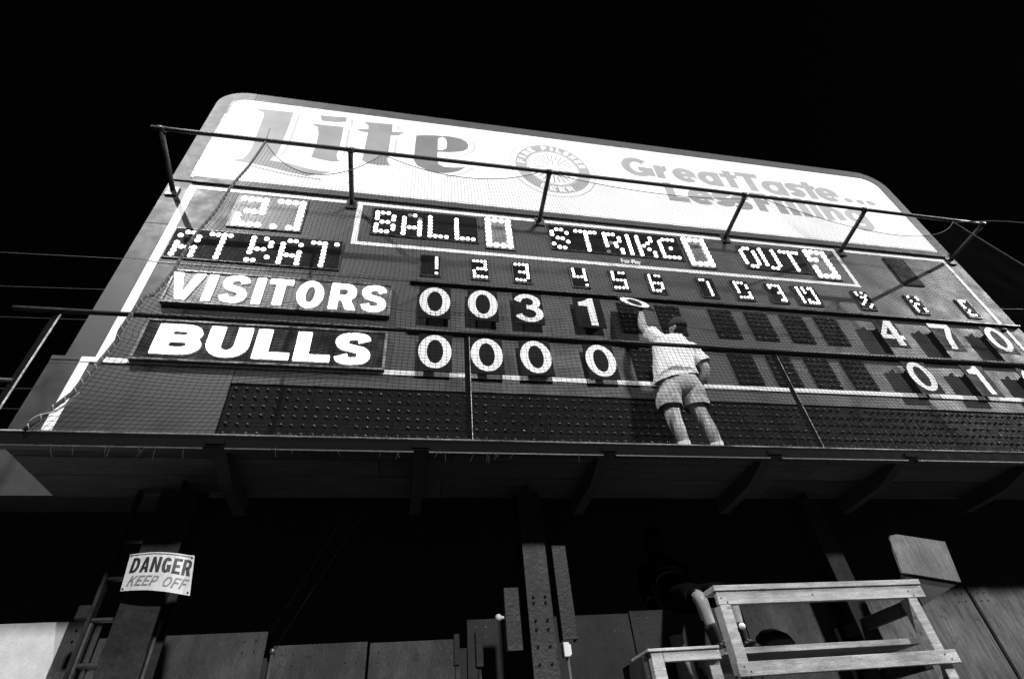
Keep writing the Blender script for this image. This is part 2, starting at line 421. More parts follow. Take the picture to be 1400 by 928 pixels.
def inset(poly, d):
    cx = (FL+FR)/2; cz = (FB+FT)/2
    return [(x + (d if x < cx else -d), z + (d if z < cz else -d)) for x, z in poly]
# three sheets of translucent plastic with hair seams
MB().prism(fpoly, -.012, -.001).build('sign_face', M['face'], ad)
rp = inset(fpoly, .045)
tr = MB().ribbon(rp, .012, -.0145, -.0125, closed=True); tr.build('trim_line', M['filmPP'], ad)
rp = inset(fpoly, -.006)
tr = MB().ribbon(rp, .02, -.022, -.0005, closed=True); tr.build('face_frame', M['frame'], ad)
for x in (1.0, 4.9): MB().box(x, x+.006, -.0135, -.0125, FB+.02, FT-.02).build('face_seam', M['filmPP'], ad)
YA = -.0125
L_ = [(-2.626,9.937),(-2.439,9.966),(-2.023,9.982),(-2.016,9.531),(-2.02,9.066),(-2.022,8.766),(-2.093,8.57),(-1.829,8.543),(-1.56,8.461),(-1.387,8.435),(-1.199,8.453),(-1.396,8.353),(-1.549,8.28),(-1.79,8.327),(-2.031,8.387),(-2.304,8.441),(-2.592,8.461),(-2.439,8.532),(-2.404,8.633),(-2.384,8.842),(-2.4,9.265),(-2.416,9.76),(-2.448,9.873),(-2.541,9.921)]
i_ = [(-1.718,9.71),(-1.5,9.715),(-1.232,9.727),(-1.222,9.4),(-1.218,9.136),(-1.234,8.909),(-1.207,8.785),(-1.146,8.734),(-1.274,8.707),(-1.452,8.732),(-1.571,8.769),(-1.552,9.103),(-1.566,9.423),(-1.608,9.63)]
id_ = [(-1.62,9.996),(-1.221,10.036),(-1.217,9.898),(-1.35,9.845),(-1.58,9.837)]
t_ = [(-.956,9.967),(-.498,10.004),(-.49,9.765),(-.293,9.79),(-.391,9.666),(-.5,9.649),(-.506,9.208),(-.508,8.894),(-.453,8.775),(-.622,8.752),(-.793,8.767),(-.867,8.837),(-.862,9.127),(-.857,9.649),(-.973,9.654),(-1.038,9.702),(-.862,9.757),(-.868,9.871)]
e_ = [(-.108,9.745),(.05,9.79),(.181,9.816),(.437,9.844),(.60,9.82),(.70,9.74),(.731,9.638),(.72,9.53),(.66,9.45),(.561,9.395),(.40,9.345),(.237,9.322),(.236,9.06),(.26,8.96),(.34,8.91),(.482,8.919),(.677,8.969),(.553,8.833),(.45,8.77),(.338,8.733),(.2,8.735),(.103,8.762),(-.064,8.857),(-.121,8.999),(-.12,9.391)]
eh_ = [(.238,9.38),(.238,9.73),(.309,9.797),(.365,9.74),(.381,9.62),(.373,9.458),(.311,9.385)]
MB().prism(L_, YA-.002, YA).build('letter', M['filmL'], ad)
MB().prism(i_, YA-.002, YA).prism(id_, YA-.002, YA).build('letter', M['filmM'], ad)
MB().prism(t_, YA-.002, YA).build('letter', M['filmM'], ad)
eo = MB().prism(e_, YA-.002, YA).build('letter', M['filmD'], ad)
MB().prism(eh_, YA-.003, YA-.0021).build('letter_counter', M['face'], eo)
# pale drop outlines to the right of the letters
for pts in ([(-1.93,9.93),(-1.93,9.0),(-1.98,8.72)], [(-1.13,9.98),(-1.12,9.78)], [(-1.14,9.68),(-1.13,9.1),(-1.15,8.9)], [(-.41,9.98),(-.40,9.85)], [(-.41,9.6),(-.41,9.0)],
            [(.80,9.75),(.83,9.62),(.79,9.45),(.64,9.33)], [(.80,8.98),(.62,8.78),(.38,8.66)], [(-2.3,8.38),(-1.8,8.27),(-1.35,8.23)], [(.30,9.70),(.30,9.42)]):
    MB().ribbon(catmull(pts, 5) if len(pts) > 2 else [Vector(p) for p in pts], .035, YA-.001, YA).build('letter_outline', M['filmP'], ad)
# seal
cx, cz = 2.10, 9.245
seal = MB().ring(cx, cz, .625, .70, .435, .50, YA-.002, YA, 64).build('seal', M['filmS'], ad)
MB().ring(cx, cz, .725, .815, .70, .79, YA-.002, YA, 64).build('seal_rim', M['filmPP'], seal)
MB().ring(cx, cz, .425, .49, .41, .475, YA-.002, YA, 64).build('seal_rim', M['filmS'], seal)
rays = MB()
for k in range(26):
    a = 2*math.pi*k/26+.05
    r0, r1 = .10+.06*((k*7) % 3), .36+.03*((k*5) % 2)
    p0 = (cx+r0*math.cos(a), cz+r0*math.sin(a)*1.12); p1 = (cx+r1*math.cos(a), cz+r1*math.sin(a)*1.12)
    rays.ribbon([p0, p1], .022, YA-.002, YA)
rays.build('seal_rays', M['filmS'], seal)
def arc_text(txt, a_mid, step, flip, h, wd):
    mb = MB(); n = len(txt)
    for i, ch in enumerate(txt):
        if ch == ' ': continue
        a = R(a_mid + (i-(n-1)/2)*step*(1 if flip else -1))
        lm = letter(MB(), ch, -wd/2*(.45 if ch == 'I' else 1), wd/2*(.45 if ch == 'I' else 1), -h/2, h/2, .032, YA-.004, YA-.0022)
        rot = (a+math.pi/2) if flip else (a-math.pi/2)
        px, pz = cx+.53*math.cos(a), cz+.60*math.sin(a)
        lm.v = [(px+x*math.cos(rot)-z*math.sin(rot), y, pz+x*math.sin(rot)+z*math.cos(rot)) for x, y, z in lm.v]
        lm.build('letter', M['face'], seal)
arc_text('FINE PILSNER', 92, 14.2, False, .125, .095)
arc_text('BEER', 270, 15.5, True, .13, .11)
# slogan
for ch, a, b, z0, z1 in [('G',3.36,3.93,9.31,9.90),('r',3.955,4.20,9.33,9.74),('e',4.28,4.745,9.30,9.745),('a',4.755,5.20,9.29,9.73),('t',5.225,5.56,9.30,9.84),
                         ('T',5.56,6.00,9.27,9.845),('a',5.985,6.46,9.235,9.68),('s',6.49,6.83,9.25,9.70),('t',6.80,7.13,9.24,9.79),('e',7.08,7.555,9.225,9.675),
                         ('.',7.61,7.79,9.26,9.41),('.',7.855,8.03,9.25,9.405),('.',8.075,8.255,9.25,9.41),
                         ('L',3.99,4.36,8.68,9.22),('e',4.37,4.845,8.665,9.105),('s',4.83,5.21,8.69,9.11),('s',5.17,5.52,8.65,9.06),
                         ('F',5.62,5.93,8.67,9.22),('i',6.01,6.18,8.66,9.20),('l',6.24,6.41,8.655,9.20),('l',6.47,6.64,8.65,9.20),('i',6.70,6.85,8.645,9.18),('n',6.90,7.30,8.615,9.03),('g',7.35,7.79,8.42,9.03)]:
    letter(MB(), ch, a, b, z0, z1, .160, YA-.002, YA, .135).build('full_stop' if ch == '.' else 'letter', M['filmT'], ad)

# ================================================================== scoreboard
sb = thing('scoreboard', (2.9, 0.2, 3.64), 'dark baseball scoreboard with white painted lines and lit bulb lettering', 'scoreboard')
MB().box(XL, XR, 0, .30, 6.364, 7.868).build('board_panel', M['board'], sb)
MB().box(XL, XR, 0, .30, 4.972, 6.358).build('board_panel', M['board'], sb)
MB().box(-3.25, 9.05, -.012, .30, 4.925, 4.967).build('board_panel', M['board'], sb)
MB().box(-3.25, -1.665, -.006, .30, 3.595, 4.88).build('board_panel', M['boardlow'], sb)
MB().box(-3.25, 9.05, -.006, .30, 4.884, 4.921).build('board_panel', M['boardlow'], sb)
MB().box(-1.66, 9.05, -.004, .30, 4.735, 4.88).build('board_panel', M['board'], sb)
MB().box(-1.66, 9.05, .02, .30, 3.595, 4.731).build('board_panel', M['black'], sb)
MB().box(XL+.004, -2.80, -.002, -.0003, 6.998, 7.004).build('panel_seam', M['black'], sb)
MB().box(XL, XR, .05, .29, 7.869, 7.898).build('board_panel', M['black'], sb)
def stripe(x0, x1, z0, z1, y=0.0):
    MB().box(x0, x1, y-.005, y-.0005, z0, z1).build('white_stripe', M['stripe'], sb)
SW = .062
stripe(-2.90, 8.69, 7.755, 7.815)
stripe(-2.90, -2.90+SW+.03, 4.97, 7.7545)
stripe(8.69-SW, 8.69, 4.972, 7.7545)
stripe(-3.005, 9.0, 4.905, 4.962, -.012)
stripe(-3.005, -2.925, 4.10, 4.904, -.006)
stripe(-.815, -.745, 6.985, 7.7545); stripe(6.505, 6.57, 6.985, 7.7545); stripe(-.815, 6.57, 6.925, 6.9845)

PAT = {
 '2': ['XXXX','...X','...X','.XXX','X...','X...','XXXX'],
 '3': ['XXXX','...X','...X','...X','...X','...X','X.XX'],
 'A1': ['.XX.','X..X','...X','X...','XXXX','X..X','X..X'],
 'T1': ['XXXX','..X.','..X.','..X.','..X.','..X.','..X.'],
 'B1': ['X.X.','X..X','X..X','XXX.','X...','...X','XX..'],
 'A2': ['.XX.','X..X','X...','X..X','XXXX','X..X','X..X'],
 'T2': ['XXX.X','..X..','..X..','..X..','..X..','..X..','..X..'],
 'B': ['XXX.','X..X','X..X','.XX.','X..X','X..X','XXX.'],
 'A3': ['.oX.','X..o','X..X','X..X','XXXX','X..X','X..X'],
 'L': ['X...','X...','X...','X...','X...','X...','XXXX'],
 '0': ['XXXX','X..X','X..X','X..X','X..X','X..X','XXXX'],
 'S': ['.XX.','X..X','X...','.XX.','...X','X...','.XX.'],
 'T': ['XXXXX','..X..','..X..','..X..','..X..','..X..','..X..'],
 'R': ['XXX.','X..X','X..X','XoX.','X.X.','...X','o..X'],
 'I': ['X','X','X','X','X','X','X'],
 'K': ['X..X','X..X','X.X.','XX..','X.X.','X..X','X..X'],
 'E': ['.XXX','X...','X...','X.X.','X...','X...','XXXX'],
 'O': ['.XX.','X..X','X..X','X..X','X..X','X..X','.XX.'],
 'U': ['X..X','X..X','X..X','X..X','X..X','X..X','.XX.'],
 '0b': ['XXXX','X..X','XX.X','...X','X..X','X..X','XXXX'],
 'n1': ['...X','...X','...X','...X','...X','....','...X'],
 'n2': ['XXXX','...X','...X','.XXX','X...','X...','XXXX'],
 'n3': ['XXXX','...X','...X','.XXX','...X','...X','XXX.'],
 'n4': ['X..X','X..X','X..X','XXXX','...X','....','...X'],
 'n5': ['X.XX','X...','X...','XXXX','...X','...X','XXXX'],
 'n6': ['X.XX','X...','X...','XXXX','X..X','X..X','XXX.'],
 'n7': ['XX..','..X.','..X.','..X.','..X.','..X.','..X.'],
 'n8': ['XXX.','X..X','X..X','X...','X..X','...X','XXoX'],
 'n9': ['XXXX','X..X','...X','..XX','...X','...X','..XX'],
 'n10': ['X.X.XX','X.X..X','X.X..X','X....X','X....X','X.X..X','X.XXXX'],
 'nR': ['X.o.','X..X','.XX.','..X.','.X..','X..X','..X.'],
 'nH': ['X..X','...X','X...','.XX.','X...','X..X','X..X'],
 'nE': ['XXX.','X...','X...','X...','.X..','X...','XXX.'],
}
bulb_mesh = {}
def bulb_me(r, lit):
    k = (r, lit)
    if k not in bulb_mesh:
        bulb_mesh[k] = MB().dome((0,0,0), r, r*.75, 12, 3).mesh('light_bulb', M['bulb'] if lit else M['bulbdim'])
    return bulb_mesh[k]
def panel(x0, x1, z0, z1, material, label=None):
    p = MB().box(x0, x1, -.016, -.0005, z0, z1).build('display_panel', material, sb)
    if label: p['label'] = label
    rim = MB()
    rim.box(x0-.012, x1+.012, -.017, -.001, z1+.0005, z1+.012).box(x0-.012, x1+.012, -.017, -.001, z0-.012, z0-.0005)
    rim.box(x0-.012, x0-.0005, -.017, -.001, z0, z1).box(x1+.0005, x1+.012, -.017, -.001, z0, z1)
    rim.build('panel_rim', M['darksteel'], p)
    return p
def bulbs(p, pat, x0, x1, z0, z1, r, joined=False):
    rows = PAT[pat]; nc = len(rows[0]); mb = MB(); pw = world_of(p)
    for i, row in enumerate(rows):
        for j, c in enumerate(row):
            if c == '.': continue
            x = x0 + (x1-x0)*(j/(nc-1) if nc > 1 else 0); z = z1 + (z0-z1)*i/6
            x += random.uniform(-.003, .003); z += random.uniform(-.003, .003)
            if joined: mb.dome((x, -.017, z), r, r*.75, 10, 3)
            else:
                o = bpy.data.objects.new('light_bulb', bulb_me(r, c == 'X')); col.objects.link(o)
                o.parent = p; o.location = Vector((x, -.017, z)) - pw
    if joined: tag(mb.build('light_bulbs', M['bulb'], p), kind='stuff')
p = panel(-2.275, -1.44, 7.06, 7.71, M['numgrey'], 'grey panel with the lit number 23')
bulbs(p, '2', -2.20, -1.935, 7.11, 7.62, .042); bulbs(p, '3', -1.758, -1.485, 7.11, 7.63, .042)
p = panel(-2.785, -.905, 6.425, 6.93, M['black'], 'black panel reading AT BAT in bulbs')
for k, a, b in [('A1',-2.707,-2.51),('T1',-2.378,-2.178),('B1',-1.916,-1.71),('A2',-1.575,-1.373),('T2',-1.24,-.965)]:
    bulbs(p, k, a, b, 6.47, 6.865, .0305)
p = panel(-.595, .793, 7.16, 7.695, M['black'], 'black panel reading BALL in bulbs')
for k, a, b in [('B',-.537,-.323),('A3',-.186,.024),('L',.16,.373),('L',.513,.731)]: bulbs(p, k, a, b, 7.21, 7.605, .0305)
p = panel(.90, 1.285, 7.075, 7.73, M['numgrey'], 'grey panel with a lit zero beside BALL'); bulbs(p, '0', .947, 1.232, 7.14, 7.675, .042)
p = panel(1.815, 3.79, 7.18, 7.70, M['black'], 'black panel reading STRIKE in bulbs')
for k, a, b in [('S',1.855,2.07),('T',2.213,2.499),('R',2.637,2.85),('I',2.99,2.99),('K',3.136,3.348),('E',3.48,3.70)]: bulbs(p, k, a, b, 7.215, 7.61, .0305)
p = panel(3.85, 4.24, 7.055, 7.72, M['numgrey'], 'grey panel with a lit zero beside STRIKE'); bulbs(p, '0', 3.90, 4.193, 7.125, 7.665, .042)
p = panel(4.775, 5.85, 7.14, 7.645, M['black'], 'black panel reading OUT in bulbs')
for k, a, b in [('O',4.79,4.997),('U',5.128,5.341),('T',5.478,5.766)]: bulbs(p, k, a, b, 7.18, 7.585, .0305)
p = panel(5.91, 6.30, 7.04, 7.71, M['numgrey'], 'grey panel with a broken lit zero beside OUT'); bulbs(p, '0b', 5.955, 6.25, 7.10, 7.65, .042)
INN = [('n1',.061,.294),('n2',.687,.907),('n3',1.226,1.455),('n4',1.998,2.229),('n5',2.547,2.782),('n6',3.076,3.301),('n7',3.83,4.064),('n8',4.36,4.602),('n9',4.897,5.13),('n10',5.325,5.68),('nR',6.33,6.555),('nH',7.245,7.463),('nE',8.175,8.387)]
for k, a, b in INN:
    p = panel(a, b, 6.447, 6.815, M['black'])
    m_ = (b-a)*.17
    bulbs(p, k, a+m_, b-m_, 6.49, 6.78, .0205, True)
MB().box(7.42, 7.80, -.016, -.0005, 7.066, 7.705).build('display_panel', M['black'], sb)
MB().ball((8.50, -.05, 6.17), .05, sc=(1.2, .8, .7)).build('vent_cap', M['darksteel'], sb)
# maker's small lettering under STRIKE
tc = bpy.data.curves.new('maker_lettering', 'FONT'); tc.body = 'Fair-Play'; tc.size = .115; tc.offset = .004; tc.extrude = .001; tc.resolution_u = 4
to = bpy.data.objects.new('tmp_text', tc); col.objects.link(to)
dg = bpy.context.evaluated_depsgraph_get()
me = bpy.data.meshes.new_from_object(to.evaluated_get(dg)); bpy.data.objects.remove(to)
me.materials.clear(); me.materials.append(M['stripe'])
xs = [v.co.x for v in me.vertices]; k = .29/(max(xs)-min(xs))
for v in me.vertices: v.co = Vector((v.co.x*k, -v.co.z, v.co.y))
o = bpy.data.objects.new('maker_lettering', me); col.objects.link(o); o.parent = sb; o.location = Vector((2.785, -.003, 7.02)) - sb.location
# hook rails above the two number rows
MB().bbox(-.06, 8.93, -.05, -.0005, 6.285, 6.310).build('hook_rail', M['darksteel'], sb)
MB().bbox(-.06, 8.93, -.05, -.0005, 5.50, 5.522).build('hook_rail', M['darksteel'], sb)
MB().box(-2.9, 8.9, -.006, -.0008, 6.325, 6.345).build('panel_seam', M['boardlow'], sb)
# unlit inning cells and the long message band: black modules with rows of dead bulbs
def module(x0, x1, z0, z1, nx, nz, r, y=0.0):
    p = MB().box(x0, x1, y-.010, y-.0005, z0, z1).build('lamp_module', M['black'], sb)
    mb = MB()
    for i in range(nx):
        for j in range(nz):
            if random.random() < .035: continue
            mb.dome((x0+(x1-x0)*(i+.5)/nx+random.uniform(-.003,.003), y-.011, z0+(z1-z0)*(j+.5)/nz+random.uniform(-.003,.003)), r*random.uniform(.9, 1.1), r*random.uniform(.9, 1.3), 8, 3)
    tag(mb.build('dead_bulbs', M['bulboff'], p), kind='stuff')
for xc in (2.69, 3.21, 3.963, 4.487, 5.023, 5.548):
    module(xc-.168, xc+.168, 5.71, 6.215, 4, 7, .017)
    module(xc-.168, xc+.168, 4.985, 5.455, 4, 6, .017)
nm = 14; wm = (8.99+1.655)/nm
for i in range(nm):
    module(-1.655+i*wm+.002, -1.655+(i+1)*wm-.002, 3.66, 4.725, 8, 11, .0175, .019)

# ================================================================== the two lit name signs
def name_sign(x0, x1, z0, z1, face, label, letters, st, stz):
    s = thing('name_sign', ((x0+x1)/2, -.02, z0), label, 'sign', 'lit name signs on the scoreboard')
    MB().box(x0+.03, x1-.03, -.05, -.006, z0+.03, z1-.03).build('sign_face', face, s)
    f = MB()
    f.bbox(x0, x1, -.062, -.006, z1-.028, z1).bbox(x0, x1, -.062, -.006, z0, z0+.028)
    f.bbox(x0, x0+.028, -.061, -.007, z0+.0285, z1-.0285).bbox(x1-.028, x1, -.061, -.007, z0+.0285, z1-.0285)
    f.build('frame', M['frame'], s)
    for ch, a, b, c, d in letters:
        letter(MB(), ch, a, b, c, d, st, -.068, -.052, stz).build('letter', M['neon'], s)
F = .987
def sc_(lst): return [(ch, a*F, b*F, 1.5+(c-1.5)*F, 1.5+(d-1.5)*F) for ch, a, b, c, d in lst]
name_sign(-2.575, -.255, 5.685, 6.185, M['greypanel'], 'grey sign box with the word VISITORS in glowing white letters', sc_([
    ('V',-2.59,-2.27,5.796,6.19),('I',-2.226,-2.137,5.796,6.19),('S',-2.07,-1.795,5.79,6.204),('I',-1.73,-1.638,5.796,6.193),
    ('T',-1.594,-1.344,5.80,6.195),('O',-1.287,-1.0,5.784,6.202),('R',-.93,-.64,5.797,6.194),('S',-.588,-.31,5.79,6.203)]), .092, .072)
name_sign(-2.60, -.255, 4.925, 5.45, M['glosspanel'], 'black sign box with the word BULLS in glowing white block letters', sc_([
    ('B',-2.482,-2.05,5.057,5.432),('U',-2.01,-1.61,5.046,5.433),('L',-1.557,-1.212,5.048,5.43),('L',-1.167,-.816,5.044,5.425),('S',-.782,-.417,5.027,5.446)]), .136, .080)

# ================================================================== hanging number plates
def number_plate(ch, xc, zc, label, y=-.085, w_=.36, h_=.50):
    s = thing('number_plate', (xc, y, zc), label, 'number plate', 'black number plates with white digits')
    MB().bbox(xc-w_/2, xc+w_/2, y, y+.012, zc-h_/2, zc+h_/2, .003).build('plate', M['plate'], s)
    zc2 = zc+.012
    dw = .35 if ch != '1' else .30
    letter(MB(), ch, xc-dw/2, xc+dw/2, zc2-.228, zc2+.228, .088, y-.0035, y-.0005, .066).build('digit', M['digit'], s)
    for dx in (-.11, .11): MB().box(xc+dx-.003, xc+dx+.003, y+.0125, y+.04, zc+h_/2-.05, zc+h_/2+.012).build('hook', M['darksteel'], s)
    return s
ZA, ZB = 5.925, 5.168
for ch, xc, zc, lb in [
  ('0', .239, ZA, 'black plate with a white 0 under the first inning in the visitors row'),
  ('0', .795, ZA, 'black plate with a white 0 under the second inning in the visitors row'),
  ('3', 1.340, ZA, 'black plate with a white 3 in the visitors row'),
  ('1', 2.097, ZA, 'black plate with a white 1 in the visitors row, left of the raised arm'),
  ('4', 6.385, ZA, 'black plate with a white 4 in the visitors runs column'),
  ('7', 7.29, ZA, 'black plate with a white 7 in the visitors hits column'),
  ('0', 8.20, ZA, 'plate with a white 0 at the far right end of the visitors row'),
  ('0', .250, ZB, 'black plate with a white 0, first of the lower row beside BULLS'),
  ('0', .805, ZB, 'black plate with a white 0, second of the lower row, right of the rail post'),
  ('0', 1.350, ZB, 'black plate with a white 0, third of the lower row'),
  ('0', 2.097, ZB, 'black plate with a white 0 in the lower row nearest the man'),
  ('0', 6.385, ZB, 'black plate with a white 0 directly below the plate with a 4'),
  ('1', 7.29, ZB, 'black plate with a white 1 under the plate with a 7'),
  ('0', 8.20, ZB, 'plate cut by the right picture edge in the lower row')]:
    np_ = number_plate(ch, xc, zc, lb)
    np_.rotation_euler = (0, R(random.uniform(-1.1, 1.1)), 0); np_.location.z += random.uniform(-.008, .008)
hp = number_plate('0', 2.59, 5.90, 'black plate with a white 0 held up tilted in the hand of the man')
hp.location = (2.605, -.30, 5.925)
hp.rotation_euler = (R(-31), R(9), 0)

# ================================================================== net rail on its arms
nr = thing('net_rail', (2.9, 0, 7.75), 'long steel pipe rail on outrigger arms above the lit scoreboard lettering', 'rail')
RY, RZ = -.72, 7.93
def rz(x): return 7.86 + .06*math.exp(-((x-3)/4.5)**2)
arms = [(-3.05, 7.65), (-.889, 7.74), (1.702, 7.77), (4.639, 7.80), (6.652, 7.75), (8.80, 7.80)]
MB().tube([(x, RY, rz(x)) for x in np.linspace(-3.16, 8.82, 24)], .027, 12).build('rail_pipe', M['rail'], nr)
for x, z in arms:
    a = MB().tube([(x, -.01, z), (x, RY+.02, rz(x)-.02)], .032, 8).build('arm', M['rail'], nr)
    MB().bbox(x-.07, x+.07, -.025, -.001, z-.10, z+.07).build('base_plate', M['darksteel'], a)
    MB().tube([(x-.045, RY, rz(x)), (x+.045, RY, rz(x))], .036, 10).build('collar', M['darksteel'], a)
MB().tube([(-1.89, RY, 7.87), (-1.90, RY-.01, 8.16)], .006, 5).build('wire_end', M['wire'], nr)

# ================================================================== safety net
net = thing('safety_net', (3.0, -.85, 3.66), 'fine dark safety net hanging from the pipe rail in front of the scoreboard', 'net')
att = [(-1.89, 7.85), (-.495, 7.875), (1.61, 7.915), (4.89, 7.895), (8.22, 7.84)]
sags = [.66, .38, .24, .62]
def ztop(x):
    if x <= att[0][0]: return att[0][1]
    for i in range(4):
        (a, za), (b, zb) = att[i], att[i+1]
        if x <= b:
            t = (x-a)/(b-a); return za+(zb-za)*t - sags[i]*4*t*(1-t)
    return att[-1][1]
NU, NV = 262, 112
def netpt(u, v):
    x0 = -1.89+10.11*u
    zt = ztop(x0); zb = 3.60
    z = zt+(zb-zt)*v
    f = (7.85-z)/4.25
    x = x0 + (-(.45*max(f, 0)**1.25 + .12*max(0, (f-.93)/.07))*(1-u) + 1.7*u*f)
    y = -.72-.245*min(1, f*1.1)
    y += .035*math.sin(x*2.1+z*1.3)*math.sin(math.pi*v) + .012*math.sin(x*9+z*5)*math.sin(math.pi*v)
    x += .012*math.sin(z*6+x*2)*math.sin(math.pi*v); z += .012*math.sin(x*5)*math.sin(math.pi*v)
    y = min(y, -.945 if z < 4.95 and z > 4.5 else y)
    return (x, y, z)
G = np.array([[netpt(i/NU, j/NV) for j in range(NV+1)] for i in range(NU+1)])
cr = .0018
def strand_mesh(G, axis):
    # triangular cords along one grid direction
    off = [np.array((math.cos(a), math.sin(a))) for a in (math.pi/2, math.pi*7/6, math.pi*11/6)]
    A = G if axis == 0 else G.transpose(1, 0, 2)
    n, m = A.shape[:2]
    V = np.zeros((n, m, 3, 3))
    for k in range(3):
        d = np.array((0, off[k][0], off[k][1])) if axis == 0 else np.array((off[k][0], off[k][1], 0))
        V[:, :, k, :] = A + d*cr
    idx = np.arange(n*m*3).reshape(n, m, 3)
    F_ = []
    for k in range(3):
        j = (k+1) % 3
        F_.append(np.stack([idx[:-1, :, k], idx[:-1, :, j], idx[1:, :, j], idx[1:, :, k]], -1).reshape(-1, 4))
    return V.reshape(-1, 3), np.concatenate(F_)
v1, f1 = strand_mesh(G, 0); v2, f2 = strand_mesh(G, 1)
V = np.concatenate([v1, v2]) - np.array(net.location); Fq = np.concatenate([f1, f2+len(v1)])
me = bpy.data.meshes.new('net_mesh')
me.vertices.add(len(V)); me.vertices.foreach_set('co', V.astype(np.float32).ravel())
me.loops.add(Fq.size); me.loops.foreach_set('vertex_index', Fq.astype(np.int32).ravel())
me.polygons.add(len(Fq)); me.polygons.foreach_set('loop_start', np.arange(0, Fq.size, 4, dtype=np.int32))
me.materials.append(M['net']); me.update(calc_edges=True)
o = bpy.data.objects.new('net_mesh', me); col.objects.link(o); o.parent = net; tag(o, kind='stuff')
MB().tube([tuple(G[i, 0]) for i in range(NU+1)], .0055, 6).build('top_rope', M['rope'], net)
er = [Vector(G[0, j]) for j in range(0, NV+1, 2)]
ero = MB().tube(er, .014, 7).build('edge_rope', M['rope'], net)
lc = []
for i in range(len(er)-1):
    if er[i].z > 7.2: continue
    for k in range(7):
        p = er[i].lerp(er[i+1], k/7); a = (i*7+k)*.9
        lc.append((p.x+.0155*math.cos(a), p.y+.0155*math.sin(a), p.z))
MB().tube(lc, .0045, 5).build('lacing', M['lace'], ero)
MB().tube(catmull([(-2.46,-.965,3.66),(-2.42,-.98,3.70),(-2.36,-.97,3.74),(-2.31,-.96,3.80),(-2.27,-.95,3.92)], 5), .006, 6).build('rope_tail', M['lace'], ero)
MB().tube([tuple(G[NU, j]) for j in range(0, NV+1, 2)], .007, 6).build('edge_rope', M['rope'], net)
fr = MB()
for k in range(26):
    x = random.uniform(-2.3, 1.6); l = random.uniform(.03, .11); d = random.uniform(-.05, .05)
    fr.tube([(x, -.958, 3.51), (x+d*.5, -.965, 3.51-l*.6), (x+d, -.955, 3.51-l)], .0013, 3, cap=False)
tag(fr.build('frayed_ends', M['fray'], net), kind='stuff')

# ================================================================== walkway
wk = thing('walkway', (3.0, -.45, 3.57), 'narrow planked walkway along the foot of the scoreboard, seen from below', 'walkway')
DX0, DX1 = -2.66, 9.1
for (a, b) in ((-.915, -.664), (-.654, -.385), (-.375, -.012)):
    cuts = [DX0, .1+random.uniform(-.8, .8), 3.03+random.uniform(-.8, .8), 5.9, DX1]
    for c, d in zip(cuts[:-1], cuts[1:]):
        MB().bbox(c+.002, d-.002, a, b, 3.58+random.uniform(0,.004), 3.62, .003).build('plank', M[random.choice(['deck', 'deck2', 'deck3'])], wk)
MB().box(DX0, DX1, -.915, -.012, 3.6205, 3.6305).build('light_leak_stop', M['black'], wk)  # sheet added over the planks to stop light leaking through the gaps
ch = MB()
ch.bbox(-3.05, DX1, -.955, -.945, 3.505, 3.593, .002).bbox(-3.05, DX1, -.9445, -.922, 3.583, 3.593, .002)
ch.build('edge_channel', M['channel'], wk)
MB().tube([(-3.05, -.952, 3.602), (DX1, -.952, 3.60)], .009, 8).build('edge_pipe', M['worn'], wk)
for c, d in zip((-2.95, -1.22, .17, 1.62, 3.08, 4.43, 5.9, 7.4), (-1.36, .06, 1.52, 2.98, 4.33, 5.8, 7.3, 8.9)):
    MB().bbox(c, d, -.957, -.905, 3.490, 3.503, .002).build('edge_angle', M['rail'], wk)
for x in (-1.29, .11, 1.57, 3.03, 4.38, 5.85, 7.35, 8.8):
    pr = [(-.90, 3.578), (-.90, 3.556), (-.52, 3.45), (.02, 3.44), (.02, 3.555), (-.016, 3.555), (-.016, 3.578)]
    jm = MB(); jm.add([(x-.045, a_, b_) for a_, b_ in pr] + [(x+.045, a_, b_) for a_, b_ in pr], [list(range(7)), list(range(13, 6, -1))] + [(i, i+7, (i+1) % 7+7, (i+1) % 7) for i in range(7)])
    jm.build('joist', M['joist'], wk)
    MB().bbox(x-.06, x+.06, -.965, -.9555, 3.525, 3.568, .003).build('bracket', M['channel'], wk)
gr = thing('guard_rail', (3.0, -.9, 3.62), 'dark steel guard rail with slim posts along the front of the walkway', 'railing')
MB().tube([(-3.06, -.9, 4.725), (3.0, -.9, 4.74), (9.1, -.9, 4.765)], .021, 12).build('top_rail', M['rail'], gr)
for x in (-2.76, .482, 3.585, 6.7):
    pp = MB().bbox(x-.022, x+.022, -.886, -.880, 3.5, 4.705, .001).build('post', M['channel'], gr)
    MB().bbox(x+.0225, x+.0275, -.890, -.875, 3.5, 4.705, .001).build('post_flange', M['worn'], pp)
MB().tube([(-2.76, -.885, 4.05), (-3.06, -.885, 4.05)], .016, 8).build('mid_rail', M['rail'], gr)

# ================================================================== figures
def skin_body(name, verts, edges, radii, parent, material, root=0, sub=2):
    me = bpy.data.meshes.new(name); me.from_pydata(verts, edges, []); me.update()
    o = bpy.data.objects.new(name, me); col.objects.link(o)
    m = o.modifiers.new('skin', 'SKIN'); m.use_smooth_shade = True; m.branch_smoothing = .6
    sk = me.skin_vertices[0].data
    for i, r in enumerate(radii):
        sk[i].radius = r if isinstance(r, tuple) else (r, r)
        sk[i].use_root = (i == root)
    s = o.modifiers.new('sub', 'SUBSURF'); s.levels = sub; s.render_levels = sub
    dg = bpy.context.evaluated_depsgraph_get()
    m2 = bpy.data.meshes.new_from_object(o.evaluated_get(dg))
    bpy.data.objects.remove(o)
    m2.materials.clear(); m2.materials.append(material)
    for p_ in m2.polygons: p_.use_smooth = True
    pw = world_of(parent)
    for v in m2.vertices: v.co -= pw
    ob = bpy.data.objects.new(name, m2); col.objects.link(ob); ob.parent = parent
    return ob
